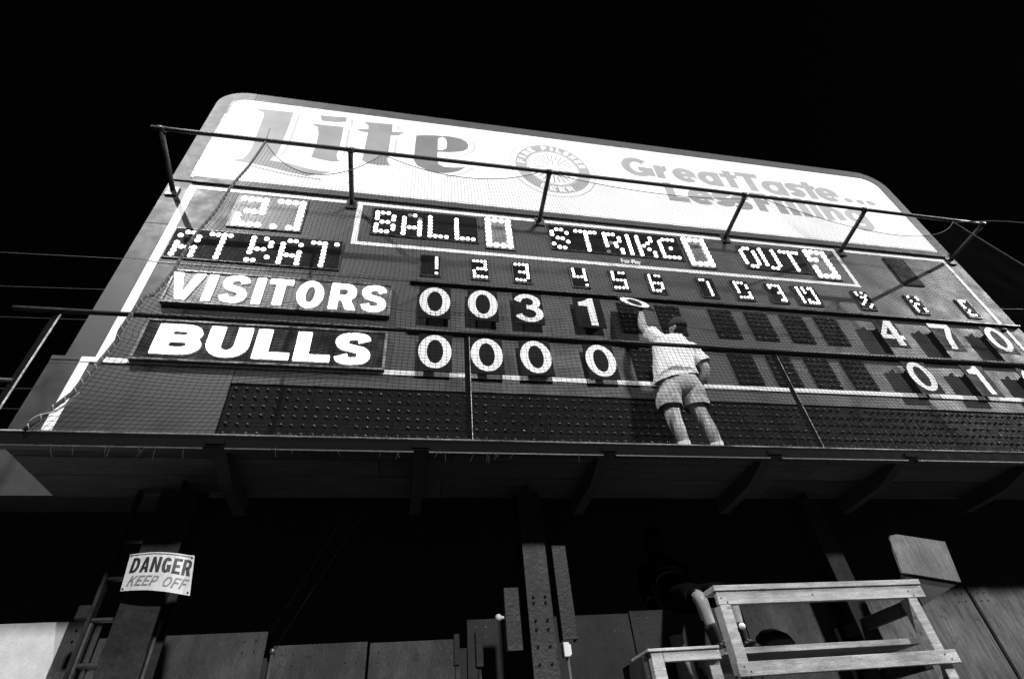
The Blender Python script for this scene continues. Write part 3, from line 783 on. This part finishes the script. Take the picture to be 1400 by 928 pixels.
class Skel:
    def __init__(s): s.v = []; s.e = []; s.r = []
    def p(s, co, r, prev=None):
        s.v.append(tuple(co)); s.r.append(r); i = len(s.v)-1
        if prev is not None: s.e.append((prev, i))
        return i
    def chain(s, prev, *items):
        for co, r in items: prev = s.p(co, r, prev)
        return prev
def ell(c, rx, ry, ax=(1,0,0), ay=(0,1,0), n=24, wob=0, ph=0):
    c = Vector(c); ax = Vector(ax).normalized(); ay = Vector(ay).normalized(); out = []
    for k in range(n):
        q = 2*math.pi*k/n; w_ = 1+wob*math.sin(5*q+ph)+wob*.6*math.sin(9*q+ph*2)
        out.append(tuple(c+ax*rx*math.cos(q)*w_+ay*ry*math.sin(q)*w_))
    return out
def finger_set(sk, palm, fwd, side, up, curl=.5, scale=1.0):
    """four unequal curled fingers and a thumb from the palm vertex"""
    fwd = Vector(fwd).normalized(); side = Vector(side).normalized(); up = Vector(up).normalized()
    P = Vector(palm[0]); i0 = palm[1]
    for q, ln in zip((-.030, -.010, .010, .029), (.072, .082, .078, .060)):
        ln *= scale
        k = sk.p(P+fwd*.045+side*q, .0105, i0)
        d = fwd
        pos = P+fwd*.045+side*q
        for seg in range(3):
            d = (d*math.cos(curl)+up*math.sin(curl)).normalized()
            pos = pos+d*ln/3*1.15
            k = sk.p(pos, .0092-.0008*seg, k)
    k = sk.p(P+side*-.036+fwd*.005, .012, i0)
    k = sk.p(P+side*-.055+fwd*.035+up*.02, .0105, k)
    sk.p(P+side*-.05+fwd*.06+up*.04, .0095, k)
def head_mesh(parent, c, rot, skinm, scale=1.0):
    """head with brow, nose, lips, chin, ears and eyes; faces local -Y; rot = Euler"""
    mb = MB(); n, m = 28, 20; vs = []; fs = []
    for i in range(m+1):
        a = math.pi*i/m
        for k in range(n):
            q = 2*math.pi*k/n
            x = math.sin(a)*math.cos(q); y = math.sin(a)*math.sin(q); z = math.cos(a)
            f = max(0, -y)
            X = x*.076; Y = y*.096; Z = z*.118
            if z < -.1: X *= 1-.32*(-z-.1); Y = Y*(1-.10*(-z-.1)) - (.006*f)
            if f > .55: Y *= .95
            if abs(x) < .16 and f > .6 and -.35 < z < .12: Y -= .020*(1-abs(x)/.16)*(.12-z)/.47       # nose
            if abs(abs(x)-.36) < .16 and f > .6 and abs(z-.08) < .12: Y += .007                         # eye sockets
            if abs(x) < .3 and f > .6 and abs(z+.52) < .07: Y -= .005                                    # lips
            if abs(x) < .3 and f > .5 and z < -.8: Y -= .010                                             # chin
            vs.append((X, Y, Z))
    for i in range(m):
        for k in range(n): fs.append((i*n+k, (i+1)*n+k, (i+1)*n+(k+1) % n, i*n+(k+1) % n))
    mb.add(vs, fs, True)
    for sx in (-1, 1):
        mb.ball((sx*.078, .008, -.012), .03, 10, 6, (.35, .6, 1.0))
    T = Matrix.Translation(Vector(c)) @ Euler(rot).to_matrix().to_4x4() @ Matrix.Scale(scale, 4)
    mb.xform(T); h = mb.build('head', skinm, parent)
    ey = MB()
    for sx in (-1, 1): ey.ball((sx*.029, -.083, .01), .011, 10, 6)
    ey.xform(T).build('eyes', M['sock'], h)
    return h, T
def folds(mb, amp, k=4):
    # refine the cloth and push soft diagonal folds into it
    me = mb.mesh('tmp', None); bm = bmesh.new(); bm.from_mesh(me); bpy.data.meshes.remove(me)
    bmesh.ops.subdivide_edges(bm, edges=bm.edges[:], cuts=2, use_grid_fill=True, smooth=.6)
    bm.normal_update()
    for v in bm.verts:
        p = v.co; q = Vector((p.x*7+p.z*5, p.y*6, p.z*9-p.x*8))
        d = noise.noise(q)*.7 + (1-abs(noise.noise(q*1.9+Vector((3,1,7)))))**3*.6-.3
        v.co = p + v.normal*amp*d
    bm.verts.index_update()
    mb.v = [v.co[:] for v in bm.verts]; mb.f = [[v.index for v in f.verts] for f in bm.faces]; mb.sm = [True]*len(mb.f); bm.free()
    return mb
# ---- man on the walkway
man = thing('person', (2.65, -.54, 3.62), 'man in white t-shirt, pale shorts and dark cap reaching up from the walkway', 'person')
sk = Skel()
pel = sk.p((2.64,-.55,4.50), (.15,.12))
ch1 = sk.chain(pel, ((2.66,-.555,4.72), (.135,.105)), ((2.72,-.56,4.93), (.155,.11)))
nk = sk.chain(ch1, ((2.785,-.565,5.10), .062), ((2.83,-.562,5.20), .056))
# left arm raised to the plate
a = sk.chain(ch1, ((2.585,-.555,5.075), .066), ((2.552,-.50,5.23), .056), ((2.522,-.445,5.38), .049), ((2.545,-.412,5.50), .051), ((2.588,-.378,5.65), .036))
pa = sk.p((2.602,-.37,5.715), (.036,.024), a)
finger_set(sk, ((2.602,-.37,5.715), pa), (.08,.20,.95), (1,0,-.1), (0,1,.1), .35)
# right arm bent at the side
a = sk.chain(ch1, ((2.90,-.565,4.985), .064), ((2.955,-.57,4.86), .056), ((2.995,-.58,4.725), .052), ((2.97,-.525,4.65), .052), ((2.92,-.43,4.59), .034))
pa = sk.p((2.89,-.395,4.56), (.036,.024), a)
finger_set(sk, ((2.89,-.395,4.56), pa), (-.6,.6,-.5), (.6,.3,.6), (-.4,.2,.5), .5)
# legs
l = sk.chain(pel, ((2.535,-.55,4.46), .11), ((2.478,-.555,4.28), .092), ((2.458,-.56,4.12), .076), ((2.468,-.575,3.98), .072), ((2.492,-.545,3.83), .054), ((2.50,-.525,3.70), .044))
sk.chain(l, ((2.49,-.47,3.665), .045), ((2.475,-.36,3.65), .034))
l = sk.chain(pel, ((2.745,-.55,4.46), .11), ((2.742,-.56,4.29), .092), ((2.757,-.565,4.12), .076), ((2.785,-.58,3.98), .072), ((2.822,-.545,3.83), .054), ((2.837,-.525,3.70), .044))
sk.chain(l, ((2.85,-.47,3.665), .045), ((2.875,-.36,3.65), .034))
skin_body('body', sk.v, sk.e, sk.r, man, M['skin'])
h, T = head_mesh(man, (2.862,-.555,5.305), (R(-22), R(10), R(215)), M['skin'])
cp = MB(); vs = []; n = 24
rings_ = [[tuple(T @ Vector((.088*math.cos(a)*math.cos(2*math.pi*k/n), .106*math.cos(a)*math.sin(2*math.pi*k/n)+.002, .012+.118*math.sin(a)))) for k in range(n)] for a in [0, .25, .5, .8, 1.1, 1.4, 1.55]]
cp.loft(rings_)
brim = [T @ Vector((.075*math.cos(q), -.085-.085*abs(math.sin(q)), .022-.012*abs(math.cos(q)))) for q in [math.pi*k/12 for k in range(13)]]
bb = [tuple(p) for p in brim] + [tuple(p+(T.to_3x3() @ Vector((0,0,.006)))) for p in brim]
cp.add(bb, [list(range(13))[::-1], list(range(13, 26))] + [(i, i+1, i+14, i+13) for i in range(12)])
cp.build('cap', M['cap'], man)
hr = MB(); hr.loft([[tuple(T @ Vector((.081*math.cos(2*math.pi*k/n)*s_, abs(.101*math.sin(2*math.pi*k/n))*s_+.006-.01, z_))) for k in range(n)] for s_, z_ in ((1.02, .03), (1.03, -.01), (.98, -.05), (.80, -.08))])
hr.build('hair', M['cap'], man)
tilt = Vector((.40, 0, -.125)).normalized()
sh = MB()
tl = lambda d: Vector((1, 0, d)).normalized()
sh.loft([ell((2.63,-.570,4.575), .248, .150, tl(.20), (0,1,.22), n=48, wob=.022, ph=.4), ell((2.635,-.568,4.65), .240, .148, tl(.14), (0,1,.12), n=48, wob=.018, ph=.6), ell((2.66,-.565,4.78), .224, .138, tl(-.0), n=48, wob=.016, ph=1.1),
         ell((2.695,-.562,4.90), .225, .134, tl(-.14), n=48, wob=.012, ph=1.8), ell((2.725,-.56,5.00), .226, .128, tl(-.25), n=48, wob=.008), ell((2.75,-.56,5.065), .200, .112, tl(-.30), n=48),
         ell((2.78,-.562,5.115), .135, .09, tl(-.28), n=48), ell((2.795,-.565,5.145), .078, .072, tl(-.25), n=48)], cap=False)
def sleeve(pts, rs, wob=.03):
    rg = []
    for i, p in enumerate(pts):
        t = (Vector(pts[min(i+1, len(pts)-1)])-Vector(pts[max(i-1, 0)])).normalized()
        ax = t.cross(Vector((0,1,0))).normalized(); ay = t.cross(ax)
        rg.append(ell(p, rs[i], rs[i], ax, ay, 20, wob if i else 0, i*1.1))
    sh.loft(rg, cap=False)
sleeve([(2.66,-.56,5.0), (2.60,-.555,5.08), (2.567,-.53,5.17), (2.548,-.495,5.255)], [.09, .088, .082, .086])
sleeve([(2.82,-.56,5.0), (2.91,-.565,4.965), (2.95,-.57,4.885), (2.978,-.577,4.79)], [.085, .09, .083, .088])
folds(sh, .016).build('t_shirt', M['shirt'], man)
st_ = MB()
st_.loft([ell((2.64,-.565,4.70), .19, .118, n=36), ell((2.64,-.565,4.60), .208, .132, n=36, wob=.012), ell((2.642,-.565,4.50), .222, .148, n=36, wob=.012, ph=1), ell((2.642,-.562,4.42), .222, .142, n=36, wob=.014, ph=2), ell((2.642,-.56,4.37), .13, .10, n=36)])
for xs_, hem in (((2.545, 2.495, 2.470), 4.235), ((2.742, 2.748, 2.75), 4.25)):
    st_.loft([ell((xs_[0],-.56,4.48), .118, .132, n=32), ell((xs_[1],-.56,4.38), .124, .134, n=32, wob=.018), ell((xs_[2],-.56,4.31),   .122, .126, n=32, wob=.025, ph=1), ell((xs_[2],-.56,hem), .119, .120, (1,0,-.06), (0,1,.10), n=32, wob=.03, ph=1.5)], cap=False)
folds(st_, .012).build('shorts', M['shorts'], man)
for pts in ([(2.488,-.55,3.87), (2.493,-.543,3.82), (2.497,-.525,3.70)], [(2.813,-.555,3.87), (2.822,-.543,3.82), (2.837,-.525,3.70)]): MB().tube(pts, [.062, .059, .05], 16).build('sock', M['sock'], man)
for cx_, tx in ((2.497, 2.47), (2.837, 2.88)):
    sho = MB(); sho.loft([ell((cx_,-.555,3.695), .05, .03, n=16), ell((cx_,-.535,3.66), .052, .05, n=16), ell((cx_,-.50,3.622), .05, .075, n=16)])
    sho.ball(((cx_+tx)/2, -.43, 3.655), .055, 14, 8, (.9, 1.9, .62)); sho.build('shoe', M['shoe'], man)

# ---- seated person under the walkway, lower right
sit = thing('person', (2.45, .05, 2.3), 'seated person in the dark under the walkway, only bare shins, dark socks and sneakers lit', 'person')
sk = Skel()
pel = sk.p((2.47,.16,2.74), (.14,.12))
ch1 = sk.chain(pel, ((2.47,.36,2.94), (.125,.10)), ((2.47,.46,3.10), (.14,.10)))
sk.chain(ch1, ((2.47,.49,3.25), .055), ((2.47,.49,3.30), .05))
for sx, kn, an, toe in ((-1, (2.315,-.37,2.60), (2.385,-.30,2.29), (2.44,-.42,2.225)), (1, (2.575,-.36,2.60), (2.60,-.30,2.29), (2.61,-.43,2.23))):
    hipx = 2.47+sx*.09
    l = sk.chain(pel, ((hipx,.10,2.72), .092), ((hipx*.5+kn[0]*.5,-.14,2.68), .075), (kn, .056), ((kn[0]*.6+an[0]*.4, kn[1]*.6+an[1]*.4+.012, kn[2]*.6+an[2]*.4), .055), (an, .038))
    sk.chain(l, ((an[0], an[1]-.03, 2.245), .042), (toe, .034))
    s_ = 2.47+sx*.17
    l = sk.chain(ch1, ((s_,.45,3.09), .058), ((s_+sx*.06,.46,2.90), .045), ((s_+sx*.05,.42,2.79), .036), ((s_+sx*.045,.38,2.74), .028))
    pa = sk.p((s_+sx*.045,.35,2.71), (.034,.022), l)
    finger_set(sk, ((s_+sx*.045,.35,2.71), pa), (0,-.8,-.5), (sx*1,0,0), (0,.5,-.8), .3)
bd2 = skin_body('body', sk.v, sk.e, sk.r, sit, M['skin'])
bd2.data.materials.append(M['cloth'])
for p_ in bd2.data.polygons:
    if p_.center.y + world_of(sit).y > -.33: p_.material_index = 1
h, T2_ = head_mesh(sit, (2.47,.50,3.39), (R(0), 0, R(165)), M['skin'], .95)
cp = MB(); cp.loft([[tuple(T2_ @ Vector((.088*math.cos(a)*math.cos(2*math.pi*k/n), .106*math.cos(a)*math.sin(2*math.pi*k/n)+.006, .012+.118*math.sin(a)))) for k in range(n)] for a in [0, .25, .5, .8, 1.1, 1.4, 1.55]])
cp.loft([[tuple(T2_ @ Vector((.095*f_*math.cos(2*math.pi*k/n), .112*f_*math.sin(2*math.pi*k/n)+.012, z_))) for k in range(n)] for f_, z_ in ((1, .03), (1.05, -.04), (1.0, -.12), (.85, -.17))])
cp.build('hair', M['cloth'], sit)  # long hair added so the seated head stays dark like its shade
tp = MB()
tp.loft([ell((2.47,.19,2.68), .18, .15), ell((2.47,.34,2.89), .16, .125), ell((2.47,.44,3.05), .175, .125), ell((2.47,.475,3.15), .15, .10), ell((2.47,.485,3.21), .07, .065)])
def tube_c(mb, pts, rs, nn=16): mb.tube(pts, rs, nn)
for sx in (-1, 1): tube_c(tp, [(2.47+sx*.13,.45,3.09), (2.47+sx*.18,.45,3.07), (2.47+sx*.23,.46,2.90), (2.47+sx*.22,.42,2.79), (2.47+sx*.215,.39,2.75)], [.07, .068, .058, .05, .042])
tp.build('dark_top', M['cloth'], sit)
sp = MB()
for sx, kn in ((-1, (2.315,-.37,2.60)), (1, (2.575,-.36,2.60))):
    hx = 2.47+sx*.09; tube_c(sp, [(2.47+sx*.05,.2,2.74), (hx,.10,2.725), (hx*.5+kn[0]*.5,-.14,2.685), (hx*.25+kn[0]*.75,-.26,2.655)], [.12, .105, .088, .082])
sp.build('dark_shorts', M['cloth'], sit)
for kn, an, toe in (((2.315,-.37,2.60), (2.385,-.30,2.29), (2.44,-.42,2.225)), ((2.575,-.36,2.60), (2.60,-.30,2.29), (2.61,-.43,2.23))):
    kn, an, toe = Vector(kn), Vector(an), Vector(toe)
    sks = MB(); shs = MB(); tr_ = MB()
    sks.tube([an.lerp(kn, .42)+Vector((0,.01,0)), an.lerp(kn, .2), an, Vector((an.x, an.y, 2.25))], [.053, .047, .044, .044], 14)
    shs.loft([ell((an.x, an.y+.005, 2.275), .044, .048, n=14), ell((an.x, an.y, 2.245), .05, .06, n=14), ell((an.x, an.y-.02, 2.207), .05, .085, n=14)])
    mid = an.lerp(toe, .6); shs.ball((mid.x, mid.y-.01, 2.235), .052, 14, 8, (.95, 1.75, .68))
    for k in range(4):
        p0 = an.lerp(toe, .25+.2*k); tr_.tube([(p0.x-.036, p0.y-.03, p0.z+.002), (p0.x, p0.y-.045, p0.z+.022), (p0.x+.036, p0.y-.03, p0.z-.006)], .005, 5)
    sks.build('sock', M['darksock'], sit); sn = shs.build('sneaker', M['shoe'], sit); tag(tr_.build('shoe_trim', M['lace2'], sn), kind='stuff')

# ================================================================== steel columns, boxes, ladder, danger sign
def hcolumn(xc, wd, y0, label, material):
    c = thing('steel_column', (xc, y0+.12, 0), label, 'column', 'steel columns under the scoreboard')
    MB().bbox(xc-wd/2, xc+wd/2, y0, y0+.016, 0, 3.50, .003).build('front_flange', material, c)
    MB().bbox(xc-wd/2, xc+wd/2, y0+.24, y0+.256, 0, 3.62, .003).build('back_flange', material, c)
    MB().bbox(xc-.008, xc+.008, y0+.0165, y0+.2395, 0, 3.60, .002).build('web', material, c)
    return c
c1 = hcolumn(-1.655, .25, -.33, 'dark steel column behind the danger sign', M['column'])
c2 = hcolumn(1.048, .19, -.30, 'bolted steel column in the middle with side channels', M['rusty'])
c3 = hcolumn(3.85, .18, -.18, 'steel column rising behind the wooden stand', M['column'])
for z in (2.22, 2.33, 2.44, 2.50, 2.62, 2.66, 2.00, 2.10):
    for dx in (-.045, .045): MB().tube([(1.048+dx, -.3005, z), (1.048+dx, -.309, z)], .010, 8).build('bolt', M['black'], c2)
b1 = MB(); b1.bbox(.78, .895, -.30, -.20, 2.312, 2.735, .004); b1.build('side_channel', M['rusty'], c2)
MB().tube([(.78, -.27, 2.535), (.74, -.275, 2.535)], .012, 8).ball((.735, -.275, 2.535), .026, 10, 6).build('knob', M['whitebox'], b1 and c2)
b2 = MB(); b2.bbox(1.19, 1.305, -.31, -.302, 2.365, 3.04, .003).bbox(1.19, 1.198, -.3015, -.20, 2.365, 3.04, .002).bbox(1.297, 1.305, -.3015, -.20, 2.365, 3.04, .002)
b2.build('side_channel', M['rusty'], c2)
MB().bbox(1.184, 1.228, -.32, -.25, 2.256, 2.348, .004).bbox(1.2285, 1.242, -.31, -.26, 2.268, 2.336, .003).build('switch_box', M['whitebox'], c2)
MB().tube([(1.215, -.28, 2.2555), (1.215, -.28, 0.0)], .012, 8).build('conduit', M['alu'], c2)
MB().tube([(.592, -.22, 0), (.592, -.22, 2.235)], .013, 8).bbox(.565, .618, -.25, -.19, 2.235, 2.46, .005).build('conduit', M['column'], c2)
MB().tube([(.43, -.22, 0), (.43, -.22, 2.255)], .012, 8).bbox(.412, .452, -.24, -.20, 2.255, 2.45, .004).build('conduit', M['column'], c2)

ld = thing('ladder', (-1.81, -.10, 0), 'metal ladder behind the column with the danger sign', 'ladder')
for x in (-2.02, -1.60):
    r_ = MB(); r_.bbox(x-.012, x+.012, -.14, -.07, 0, 3.60, .003); r_.build('side_rail', M['darksteel'], ld)
    MB().bbox(x+.0125, x+.030, -.125, -.085, 0, 2.64, .003).build('inner_rail', M['alu'], ld)
for k in range(12):
    z = .245+.268*k
    if z < 3.5: MB().tube([(-2.007, -.105, z), (-1.613, -.105, z)], .017, 8).build('rung', M['alu'], ld)
MB().bbox(-2.11, -2.035, -.14, -.09, 2.66, 2.75, .008).build('clamp', M['column'], ld)

ds = thing('danger_sign', (-1.58, -.36, 2.72), 'bent white tin sign with hand lettering DANGER KEEP OFF on the column', 'sign')
def sgn(u, v, off=0.0):
    # bent sheet: left and right edges curl back
    tl_, tr2, br_, bl_ = Vector((-1.797,0,2.988)), Vector((-1.395,0,2.978)), Vector((-1.352,0,2.716)), Vector((-1.775,0,2.752))
    p = (bl_*(1-u)+br_*u)*(1-v)+(tl_*(1-u)+tr2*u)*v
    p.z += .008*math.sin(math.pi*u)
    p.y = -.40-.03*math.sin(math.pi*min(1, u*1.15))+.05*max(0, u-.75)-off
    return p
gs = MB(); nu, nv = 18, 6; vs = [sgn(i/nu, j/nv) for j in range(nv+1) for i in range(nu+1)] + [sgn(i/nu, j/nv, -.002) for j in range(nv+1) for i in range(nu+1)]
N1 = (nu+1)*(nv+1); fs = []
for j in range(nv):
    for i in range(nu):
        q = (j*(nu+1)+i, j*(nu+1)+i+1, (j+1)*(nu+1)+i+1, (j+1)*(nu+1)+i); fs += [q, tuple(x+N1 for x in q[::-1])]
for i in range(nu): fs += [(i, i+N1, i+1+N1, i+1), (nv*(nu+1)+i, nv*(nu+1)+i+1, nv*(nu+1)+i+1+N1, nv*(nu+1)+i+N1)]
for j in range(nv): fs += [(j*(nu+1), (j+1)*(nu+1), (j+1)*(nu+1)+N1, j*(nu+1)+N1), (j*(nu+1)+nu, j*(nu+1)+nu+N1, (j+1)*(nu+1)+nu+N1, (j+1)*(nu+1)+nu)]
gs.add(vs, fs).build('sheet', M['signwhite'], ds)
def sign_text(txt, u0, u1, v0, v1, st, m_, slant, widths):
    tot = sum(widths)
    u = u0
    for ch, wd in zip(txt, widths):
        du = (u1-u0)*wd/tot
        if ch != ' ':
            lm = letter(MB(), ch, u, u+du*.84, v0, v1, st, 0, 1, st*1.35, slant)
            lm.v = [tuple(sgn(x, z, .0035 if y < .5 else .0008)) for x, y, z in lm.v]
            lm.build('letter', m_, ds)
        u += du
sign_text('DANGER', .06, .99, .47, .87, .046, M['signblack'], .06, [1, 1, 1.05, 1, .9, 1])
sign_text('KEEP OFF', .07, .93, .12, .38, .026, M['signgrey'], .22, [1, .9, .9, .9, .6, 1.15, .9, .9])
ln = MB(); ln.v = []; vs = [sgn(u, .945+dv, .002) for dv in (0, .02) for u in [i/12*.94+.03 for i in range(13)]]
ln.add(vs, [(i, i+1, i+14, i+13) for i in range(12)]).build('border_line', M['signblack'], ds)
for (u, v) in ((.03, .95), (.965, .93), (.03, .05), (.965, .06)): MB().ball(sgn(u, v, .002), .007, 8, 5, (1, .4, 1)).build('screw', M['signblack'], ds)

# ================================================================== outfield fence of plywood sheets
fe = thing('outfield_fence', (1.5, .22, 0), 'tall plywood outfield fence of uneven sheets below the scoreboard', 'fence')
nail = MB()
for x0, x1, zt, mm in [(-5.8,-3.46,2.735,'plywhite'),(-3.45,-2.292,2.737,'plywhite'),(-2.290,-2.07,2.736,'plyhalfshade'),(-2.055,-.93,2.62,'plyhalfshade'),(-.872,-.200,2.522,'plyhalfshade'),(-.180,.50,2.512,'plyhalfshade'),(.56,1.93,2.646,'plyshade'),(1.942,2.98,2.664,'plyshade'),  # sheet tones carry shade; narrow strip paints the shadow side of the white sheet
                       (2.99,4.12,2.688,'plyhalfshade'),(4.13,5.46,2.762,'ply'),(5.505,6.72,2.763,'ply'),(6.73,8.2,2.765,'ply'),(8.21,9.6,2.765,'ply')]:
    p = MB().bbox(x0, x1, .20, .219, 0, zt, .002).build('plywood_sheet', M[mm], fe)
    for xx in () if mm == 'plywhite' else (x0+.07, x0+.15, x1-.15, x1-.07):
        for zz in (zt-.06, zt-.13): MB().tube([(xx, .1995, zz), (xx, .196, zz)], .008, 8).build('bolt_head', M['darksteel'], p)
for x in (-3.455, -2.062, -.90, .53, 1.936, 2.985, 4.125, 5.482, 6.725, 8.205):
    MB().bbox(x-.045, x+.045, .2195, .31, 0, 2.45, .003).build('stud', M['plyshade'], fe)
MB().tube([(-.868, .175, 0), (-.868, .175, 2.47)], .012, 8).ball((-.868, .17, 2.48), .022, 8, 5).build('pipe', M['alu'], fe)
MB().bbox(5.468, 5.498, .19, .22, 0, 2.75, .003).build('batten', M['darksteel'], fe)

# ================================================================== wooden stand at the lower right
ws = thing('wooden_stand', (3.08, -.3, 0), 'open lumber stand of pale boards in front of the fence at lower right', 'stand')
MB().bbox(2.22, 3.968, -.765, -.60, 2.535, 2.572, .003).build('top_board', M['lumber'], ws)
MB().bbox(2.232, 3.968, -.752, -.714, 2.446, 2.5345, .003).build('front_rail', M['lumber'], ws)
MB().bbox(2.236, 2.318, -.75, -.66, 0, 2.4455, .003).build('post', M['lumber'], ws)
MB().bbox(3.80, 3.882, -.748, -.66, 0, 2.4455, .003).build('post', M['lumber'], ws)
MB().bbox(2.205, 3.93, -.789, -.7515, 2.005, 2.088, .003).build('front_rail', M['lumber'], ws)
for x in (2.236, 3.80):
    MB().bbox(x, x+.08, .08, .17, 0, 2.4455, .003).build('post', M['lumber'], ws)
    if x < 3: continue
    MB().bbox(x+.003, x+.041, -.6595, .0795, 2.35, 2.44, .003).build('side_rail', M['lumbershade'], ws)
    MB().bbox(x+.003, x+.041, -.6595, .0795, 2.00, 2.09, .003).build('side_rail', M['lumbershade'], ws)
for x, z, y in ((2.26,2.49,-.752),(2.30,2.46,-.752),(3.83,2.49,-.752),(3.86,2.46,-.752),(2.25,2.06,-.789),(2.29,2.03,-.789),(3.82,2.06,-.789),(3.86,2.03,-.789),(3.0,2.49,-.752)):
    MB().tube([(x, y-.0005, z), (x, y-.002, z)], .006, 8).build('nail', M['darksteel'], ws)
MB().bbox(2.25, 3.86, -.60, -.17, 2.165, 2.2045, .003).build('foot_board', M['lumber'], ws)
MB().bbox(2.30, 3.86, -.165, -.128, 2.12, 2.2045, .003).build('cross_rail', M['lumber'], ws)
eb = MB().prism([(3.955,2.90),(3.975,2.93),(4.045,2.941),(4.48,2.874),(4.403,2.554),(3.907,2.639)], -.715, -.695)
eb.build('end_board', M['ply'], ws)
MB().prism([(3.93,2.634),(4.40,2.553),(3.957,2.40)], -.69, -.655).build('bracket', M['plyshade'], ws)  # solid dark wedge in place of the shadow under the end board
MB().ball((2.338, -.775, 2.30), .022, 14, 10).build('white_knob', M['glassknob'], ws)

bn = thing('low_bench', (1.87, -.5, 0), 'low lumber bench left of the wooden stand, cut by the bottom edge', 'bench')
MB().bbox(1.62, 2.13, -.765, -.42, 2.178, 2.196, .003).build('seat_board', M['lumber'], bn)
MB().bbox(1.725, 2.13, -.752, -.714, 2.118, 2.1775, .003).build('front_rail', M['lumber'], bn)
MB().bbox(1.64, 1.722, -.752, -.68, 0, 2.1775, .003).build('post', M['lumber'], bn)
MB().bbox(2.05, 2.13, -.713, -.65, 0, 2.1775, .003).build('post', M['lumber'], bn)
MB().bbox(1.60, 1.637, -.70, -.30, 1.85, 2.17, .003).build('side_board', M['plyshade'], bn)

bd = MB()  # plain dark rounded form on the foot board
bd.loft([ell((2.80,-.40,2.2055), .15, .09, n=20, wob=.03), ell((2.80,-.40,2.25), .155, .10, n=20, wob=.03, ph=1), ell((2.79,-.40,2.31), .125, .08, n=20, wob=.03, ph=2), ell((2.78,-.40,2.345), .06, .04, n=20)])
b_ = bd.build('dark_shape', M['cloth'], None); tag(b_, 'dark rounded shape on the foot board beside the sneaker', 'dark_shape')

# ================================================================== guy cables and power lines
for i, (a, b, lb) in enumerate([((-.915,.20,2.60), (-.38,-.30,3.43), 'left of the two thin guy cables rising from the fence top'), ((-.861,.18,2.50), (-.243,-.30,3.43), 'right of the two thin guy cables rising from the fence top')]):
    tag(MB().tube([a, b], .0028, 5).build('guy_cable', M['wire']), lb, 'cable', 'guy cables')
for i, (a, b, r, lb) in enumerate([
    ((-7.171,9.507),(-4.759,9.596),.006,'topmost thin power line in the sky left of the scoreboard'),
    ((-6.788,8.691),(-5.182,8.772),.004,'second thin power line from the top left of the scoreboard'),
    ((-6.47,8.014),(-5.242,8.055),.004,'thin power line just below the guard rail height left of the scoreboard'),
    ((-5.824,6.638),(-5.37,6.66),.004,'second lowest thin power line left of the scoreboard'),
    ((-5.667,6.301),(-5.434,6.30),.003,'lowest faint power line left of the scoreboard')]):
    sl_ = (b[1]-a[1])/(b[0]-a[0])
    x0, x1 = -16.0, 1.0
    pts = [(x, 3.0, a[1]+sl_*(x-a[0])) for x in np.linspace(x0, x1, 12)]
    tag(MB().tube(pts, r, 5).build('power_line', M['wire']), lb, 'wire', 'power lines behind the scoreboard')
tag(MB().tube([(9.0, 3.0, 9.70), (14.2, 3.0, 10.109), (22, 3.0, 10.75)], .005, 5).build('power_line', M['wire']), 'thin power line in the sky right of the scoreboard', 'wire', 'power lines behind the scoreboard')
tag(MB().tube(catmull([(8.30,-.72,7.84), (8.75,-1.0,7.55), (9.4,-1.3,7.05), (10.4,-1.7,6.6)], 6), .008, 6).build('rope', M['rope']), 'loose rope running down to the right from the end of the pipe rail', 'rope')
